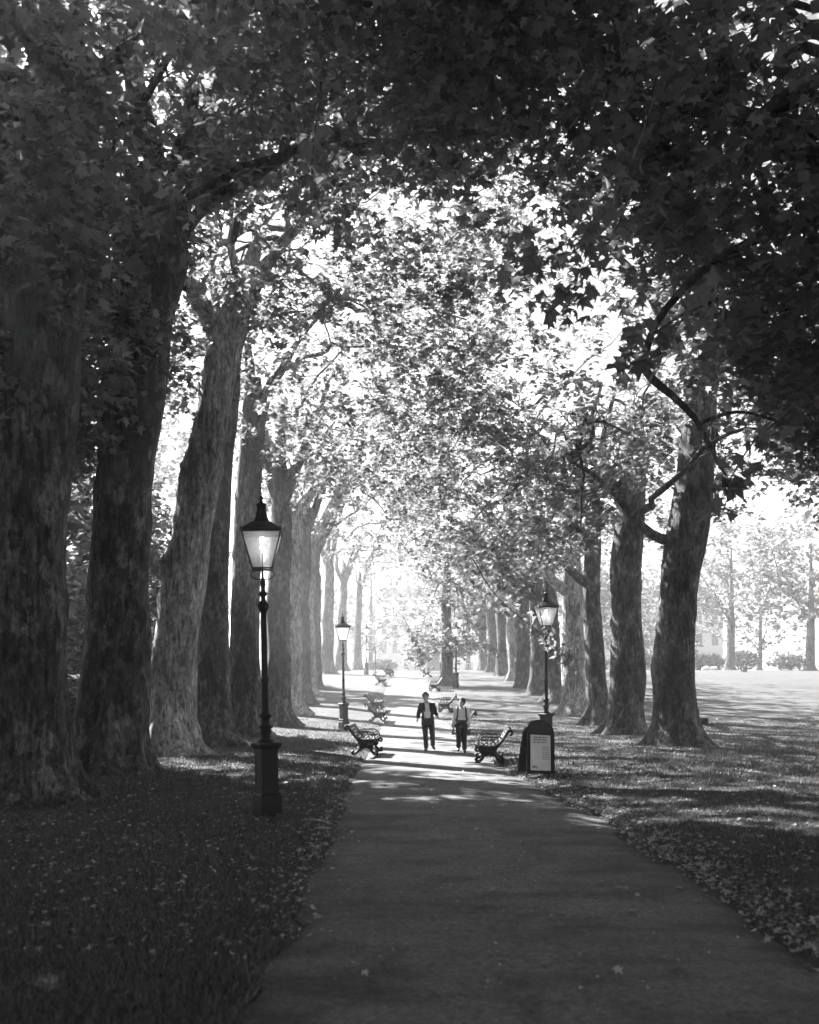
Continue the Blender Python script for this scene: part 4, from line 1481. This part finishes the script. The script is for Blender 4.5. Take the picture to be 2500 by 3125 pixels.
# ------------------------------------------------------------------ small things on the lawn
x, y, z = spot(2148, 2213)
bag = empty('storage_box', (x, y, z), 'small dark box sticking out behind the nearest right trunk', 'box')
b = MB()
b.box((0, 0, .14), (.3, .3, .28))
b.build('body', M['iron'], bag)
b = MB()
b.box((0, 0, .295), (.34, .34, .03))
b.build('lid', M['iron'], bag)
b = MB()
b.box((.28, -.05, .03), (.24, .2, .06))
b.build('tray', M['iron'], bag)
x, y, z = spot(2190, 2198)
b = MB()
b.ball((0, 0, .03), (.07, .05, .05), 8, 6)
b.ball((.05, .01, .02), (.05, .04, .03), 8, 6)
o = b.build('paper_scrap', M['shirt'])
o.location = (x, y, z)
tag(o, 'crumpled white paper lying alone on the right lawn', 'paper')
x, y = 36.0, 118.0
b = MB()
for k in range(5):
    b.ball((k * .32 - .6, 0, .16 + .08 * math.sin(k * 2)), (.34, .3, .26 + .06 * (k % 2)), 10, 7)
o = b.build('cloth_heap', M['shirt'], None, True)
o.location = (x, y, gnd(x, y))
tag(o, 'white heap of cloth at the far edge of the right lawn', 'cloth')

# ------------------------------------------------------------------ far buildings
def building(name, x0, x1, y, h, label, mat, floors, bays, seed, base_z):
    w = x1 - x0
    t = empty(name, ((x0 + x1) / 2, y, base_z), label, 'building', 'buildings beyond the park')
    b = MB()
    b.box((0, 6, h / 2 - .5), (w, 12, h + 1))
    b.build('wall', mat, t)
    fh = h / floors
    wm = None
    for f in range(floors):
        b = MB()
        b.box((0, -.14, (f + 1) * fh - .12), (w + .3, .28, .22))
        b.build('cornice', mat, t)
        for k in range(bays):
            cx = -w / 2 + (k + .5) * w / bays
            if wm is None:
                ww, wh = min(1.3, w / bays * .45), fh * .55
                fr = MB()
                for c, s in (((0, 0, wh / 2), (ww + .3, .16, .15)), ((0, 0, -wh / 2), (ww + .3, .22, .12)), ((-ww / 2, 0, 0), (.14, .14, wh)), ((ww / 2, 0, 0), (.14, .14, wh)), ((0, 0, 0), (.06, .1, wh)), ((0, 0, .1), (ww, .09, .06))):
                    fr.box(c, s)
                fm = fr.mesh('window', M['stone'])
                pm = MB().box((0, .03, 0), (ww - .1, .04, wh - .1)).mesh('pane', M['window'])
                wm = True
            o = link_mesh('window', fm, t)
            o.location = (cx, -.08, f * fh + fh * .48)
            p = link_mesh('pane', pm, o)
    b = MB()
    b.box((0, 6, h + .6), (w + .4, 12.4, .5))
    b.build('parapet', mat, t)
    b = MB()
    b.prism([(-w / 2 + .5, h + .85), (w / 2 - .5, h + .85), (w / 2 - 3, h + 3.2), (-w / 2 + 3, h + 3.2)], 1.5, 11)
    b.build('roof', M['slate'], t)
    return t
building('terrace_house', -26, -10, 205, 15, 'white terrace glimpsed behind the left far trunks', M['stone'], 4, 6, 1, 3.8)
building('stucco_house', -9, 5, 212, 16, 'white stucco building closing the far end of the path', M['stone'], 4, 6, 2, 3.8)
building('stone_house', 6, 22, 206, 15, 'white building at the far end right of the path', M['stone'], 4, 6, 3, 3.8)
hb = building('mansion_block', 34, 58, 182, 13, 'white building seen between the two nearest right trunks', M['stone'], 3, 8, 4, 3.9)
b = MB()
for k in range(25):
    b.box((-11.5 + k * .96, -1.6, 4.1), (.07, .07, 1.0))
b.box((0, -1.6, 4.62), (23.2, .1, .1))
b.box((0, -.9, 3.55), (23.2, 1.5, .2))
b.build('balcony', M['stone'], hb)

# kiosk and posts at the far end
x, y, z = spot(1324, 2052)
k = empty('kiosk', (x + .2, y + 12, gnd(x, y + 12)), 'grey gabled kiosk at the far end right of the path', 'kiosk')
b = MB()
b.box((0, 0, .9), (1.5, 1.5, 2.0))
b.build('wall', M['stone2'], k)
b = MB()
b.prism([(-.9, 1.9), (.9, 1.9), (.35, 2.5), (-.35, 2.5)], -.9, .9)
b.build('roof', M['slate'], k)
b = MB()
b.tube([(0, 0, 2.5), (0, 0, 3.6)], .05, 6)
b.build('chimney', M['iron'], k)
x, y, z = spot(1146, 2053)
s = empty('sign_post', (x, y, z), 'thin dark post left of the farthest left bench', 'post')
b = MB()
b.tube([(0, 0, -.1), (0, 0, 2.1)], .045, 8)
b.build('pole', M['iron'], s)
b = MB()
b.box((0, 0, .03), (.45, .3, .06))
b.build('foot', M['iron'], s)
b = MB()
b.ball((0, 0, 2.15), .08, 8, 6)
b.build('finial', M['iron'], s)

# low railing across the far end
rail = empty('railing', (0, 133, gnd(0, 133)), 'low pale railing across the far end of the path', 'fence')
bm_ = MB().box((0, 0, .5), (.06, .06, 1.0)).mesh('bar', M['stone'])
for i in range(60):
    xx = -9 + i * .3
    if -1.6 < xx < 1.4:
        continue
    o = link_mesh('bar', bm_, rail)
    o.location = (xx, 0, gnd(xx, 133) - gnd(0, 133))
for a, c in ((-9, -1.6), (1.4, 9)):
    b = MB()
    b.box(((a + c) / 2, 0, 1.03), (c - a, .07, .06))
    b.build('rail', M['stone'], rail)

# hedge along the far side of the lawn
def shrub(x, y, w, dpt, h, label, seed, n=260, size=.3):
    rng = np.random.default_rng(seed)
    z0 = gnd(x, y)
    t = empty('shrub', (x, y, z0), label, 'shrub', 'shrubs round the far lawn')
    p = rng.normal(0, 1, (n, 3))
    p /= np.linalg.norm(p, axis=1)[:, None]
    C = p * rng.uniform(.4, 1, (n, 1)) * np.array([w / 2, dpt / 2, h / 2]) + np.array([0, 0, h / 2])
    C[:, 2] = np.maximum(C[:, 2], .1)
    V, tw = sprays(rng, C, 14, size, .6, TRI if y < 100 else DIAM, .2)
    o = link_mesh('foliage', ngon_mesh('foliage', V, M['shrub']), t)
    o['kind'] = 'stuff'
    b = MB()
    for k in range(7):
        e = C[rng.integers(n)]
        b.tube([(e[0] * .2, e[1] * .2, -.05), (e[0] * .6, e[1] * .6, e[2] * .6), tuple(e)], [.04, .03, .01], 5)
    b.build('stem', M['bark'], t)
for i, (x, w, h, lab) in enumerate([(29.5, 5, 2.4, 'dark shrub below the white building across the right lawn'), (34.5, 5, 1.9, 'shrub behind the nearest right trunk across the lawn'), (39, 5.5, 2.2, 'shrub left of the bare trunk across the lawn'),
                                    (44, 5.5, 2.8, 'shrub at the right edge across the lawn'), (49.5, 6, 2.4, 'shrub beyond the right edge across the lawn'), (24.5, 5, 2.0, 'shrub beside the white building across the lawn')]):
    shrub(x, 128 + (i % 2) * 2, w, 2.4, h, lab, 400 + i)
for i, (x, y, w, h, lab) in enumerate([(-9.0, 30, 3, 2.4, 'low leafy shrub glimpsed between the two nearest left trunks'), (-14.6, 34.0, 5, 3.6, 'bright leafy shrub at the left edge behind the dark trunk'),
                                       (-3.5, 131, 4, 1.5, 'small shrub at the far end left of the path'), (3.4, 131, 3, 1.4, 'small shrub at the far end right of the path')]):
    shrub(x, y, w, 2.5, h, lab, 420 + i, 300, .26)

# ------------------------------------------------------------------ fallen leaves, sticks, grass
rng = np.random.default_rng(77)
dry = []
for k in range(6):
    s = LOBED.copy()
    s[:, 2] += rng.normal(0, .06, len(s)) + rng.uniform(.1, .6) * s[:, 0] ** 2
    me = bpy.data.meshes.new('fallen_leaf')
    me.from_pydata(s.tolist(), [], [tuple(range(len(s)))])
    me.materials.append(M['dry'])
    dry.append(me)
def leaf_spots(n, kind):
    out = []
    while len(out) < n:
        if kind == 0:      # right edge drift
            y = rng.uniform(6.3, 21)
            x = edge_r(y) + .08 + abs(rng.normal(0, .3)) - abs(rng.normal(0, .1))
        elif kind == 1:    # left edge
            y = rng.uniform(7.5, 18)
            x = edge_l(y) - .03 - abs(rng.normal(0, .25)) + abs(rng.normal(0, .1))
        elif kind == 2:    # loose on the grass
            y = rng.uniform(7, 24)
            x = rng.uniform(-.42 * y, .42 * y)
            if edge_l(y) - .1 < x < edge_r(y) + .1:
                continue
        else:
            y = rng.uniform(6.5, 24)
            x = rng.uniform(edge_l(y), edge_r(y))
        out.append((x, y))
    return out
def drop(lst, group, label):
    for i, (x, y) in enumerate(lst):
        o = bpy.data.objects.new('fallen_leaf', dry[i % 6])
        COL.objects.link(o)
        s = rng.uniform(.05, .105)
        o.location = (x, y, gnd(x, y) + .018 + .012 * rng.random())
        o.rotation_euler = (rng.normal(0, .35), rng.normal(0, .35), rng.uniform(0, 6.28))
        o.scale = (s, s, s)
        tag(o, label, 'leaf', group)
drop(leaf_spots(150, 0), 'fallen leaves along the right path edge', 'pale dry leaf lying in the drift along the right path edge')
drop(leaf_spots(60, 1), 'fallen leaves along the left path edge', 'pale dry leaf lying along the left path edge')
drop(leaf_spots(60, 2), 'fallen leaves on the grass', 'dry leaf lying loose on the shaded grass')
drop(leaf_spots(22, 3), 'fallen leaves on the path', 'dry leaf lying loose on the path')
def litter(name, n, kind, lab, size):
    P = np.array(leaf_spots(n, kind))
    zz = np.array([gnd(a, b) for a, b in P]) + .02
    C = np.column_stack([P, zz])
    nr = np.column_stack([rng.normal(0, .4, n), rng.normal(0, .4, n), np.ones(n)])
    V = place_leaves(C, nr, rng.normal(0, 1, (n, 3)), size * rng.uniform(.5, 1.3, n), TRI)
    tag(link_mesh(name, ngon_mesh(name, V, M['dry'])), lab, kind='stuff')
litter('leaf_litter', 2400, 0, 'litter of leaf fragments along the right path edge', .06)
litter('leaf_litter', 500, 1, 'litter of leaf fragments along the left path edge', .05)
litter('leaf_litter', 420, 3, 'specks of leaf and bark on the path', .03)
litter('leaf_litter', 3200, 2, 'scattered leaf fragments in the grass', .06)
for px, py, L, a, lab in ((958, 2512, .38, .35, 'pale stick lying on the grass left of the path'), (985, 2536, .22, .1, 'short pale stick lying at the left path edge')):
    x, y, z = spot(px, py)
    b = MB()
    b.tube([(-L / 2, 0, 0), (0, .015, .01), (L / 2, 0, .0)], [.012, .014, .008], 6)
    o = b.build('stick', M['stick'])
    o.location = (x, y, z + .03)
    o.rotation_euler = (0, 0, -a)
    tag(o, lab, 'stick')

def blades(name, n, y0, y1, h, w, seed, lab, xmin=None, xmax=None):
    rg = np.random.default_rng(seed)
    y = y0 * (y1 / y0) ** rg.random(n)
    x = rg.uniform(-.43, .43, n) * y
    d = np.maximum(edge_l(y) - x, x - edge_r(y))
    m = (d > -.02) & ((d > .12) | (rg.random(n) < .6))
    clump = np.sin(x * 5.1 + 2 * np.sin(y * 1.9)) * np.cos(y * 4.3 + x) + rg.normal(0, .6, n)
    m &= clump > -.7
    x, y = x[m], y[m]
    z = gz(x, y)
    k = len(x)
    a = rg.uniform(0, 2 * PI, k)
    hh = h * rg.uniform(.45, 1.2, k) * (1 + .25 * np.sin(x * 3) * np.sin(y * 2.3))
    ww = w * rg.uniform(.7, 1.3, k)
    lx, ly = rg.normal(0, .5, k) * hh, rg.normal(0, .5, k) * hh
    V = np.zeros((k, 3, 3))
    V[:, 0] = np.column_stack([x - np.cos(a) * ww, y - np.sin(a) * ww, z - .01])
    V[:, 1] = np.column_stack([x + np.cos(a) * ww, y + np.sin(a) * ww, z - .01])
    V[:, 2] = np.column_stack([x + lx, y + ly, z + hh])
    tag(link_mesh(name, ngon_mesh(name, V, M['blade'])), lab, kind='stuff')
blades('grass', 270000, 5.2, 20, .055, .006, 1, 'short grass beside the near path')
blades('grass', 150000, 18, 46, .07, .012, 2, 'short grass under the avenue trees')

# ------------------------------------------------------------------ air
m, nt, out = new_mat('haze')
v = nt.nodes.new('ShaderNodeVolumePrincipled')
v.inputs['Color'].default_value = g(.95)
v.inputs['Density'].default_value = HAZE
v.inputs['Anisotropy'].default_value = 0.55
nt.links.new(v.outputs[0], out.inputs['Volume'])
b = MB()
b.box((0, 180, 13.5), (446, 446, 30))
hz = b.build('haze', m)
tag(hz, 'pale air under and beyond the trees', kind='stuff')
tris = 0
for me in {o.data for o in bpy.data.objects if o.type == 'MESH'}:
    tris += len(me.loops) - 2 * len(me.polygons)
print('TRIS', tris, 'OBJECTS', len(bpy.data.objects))
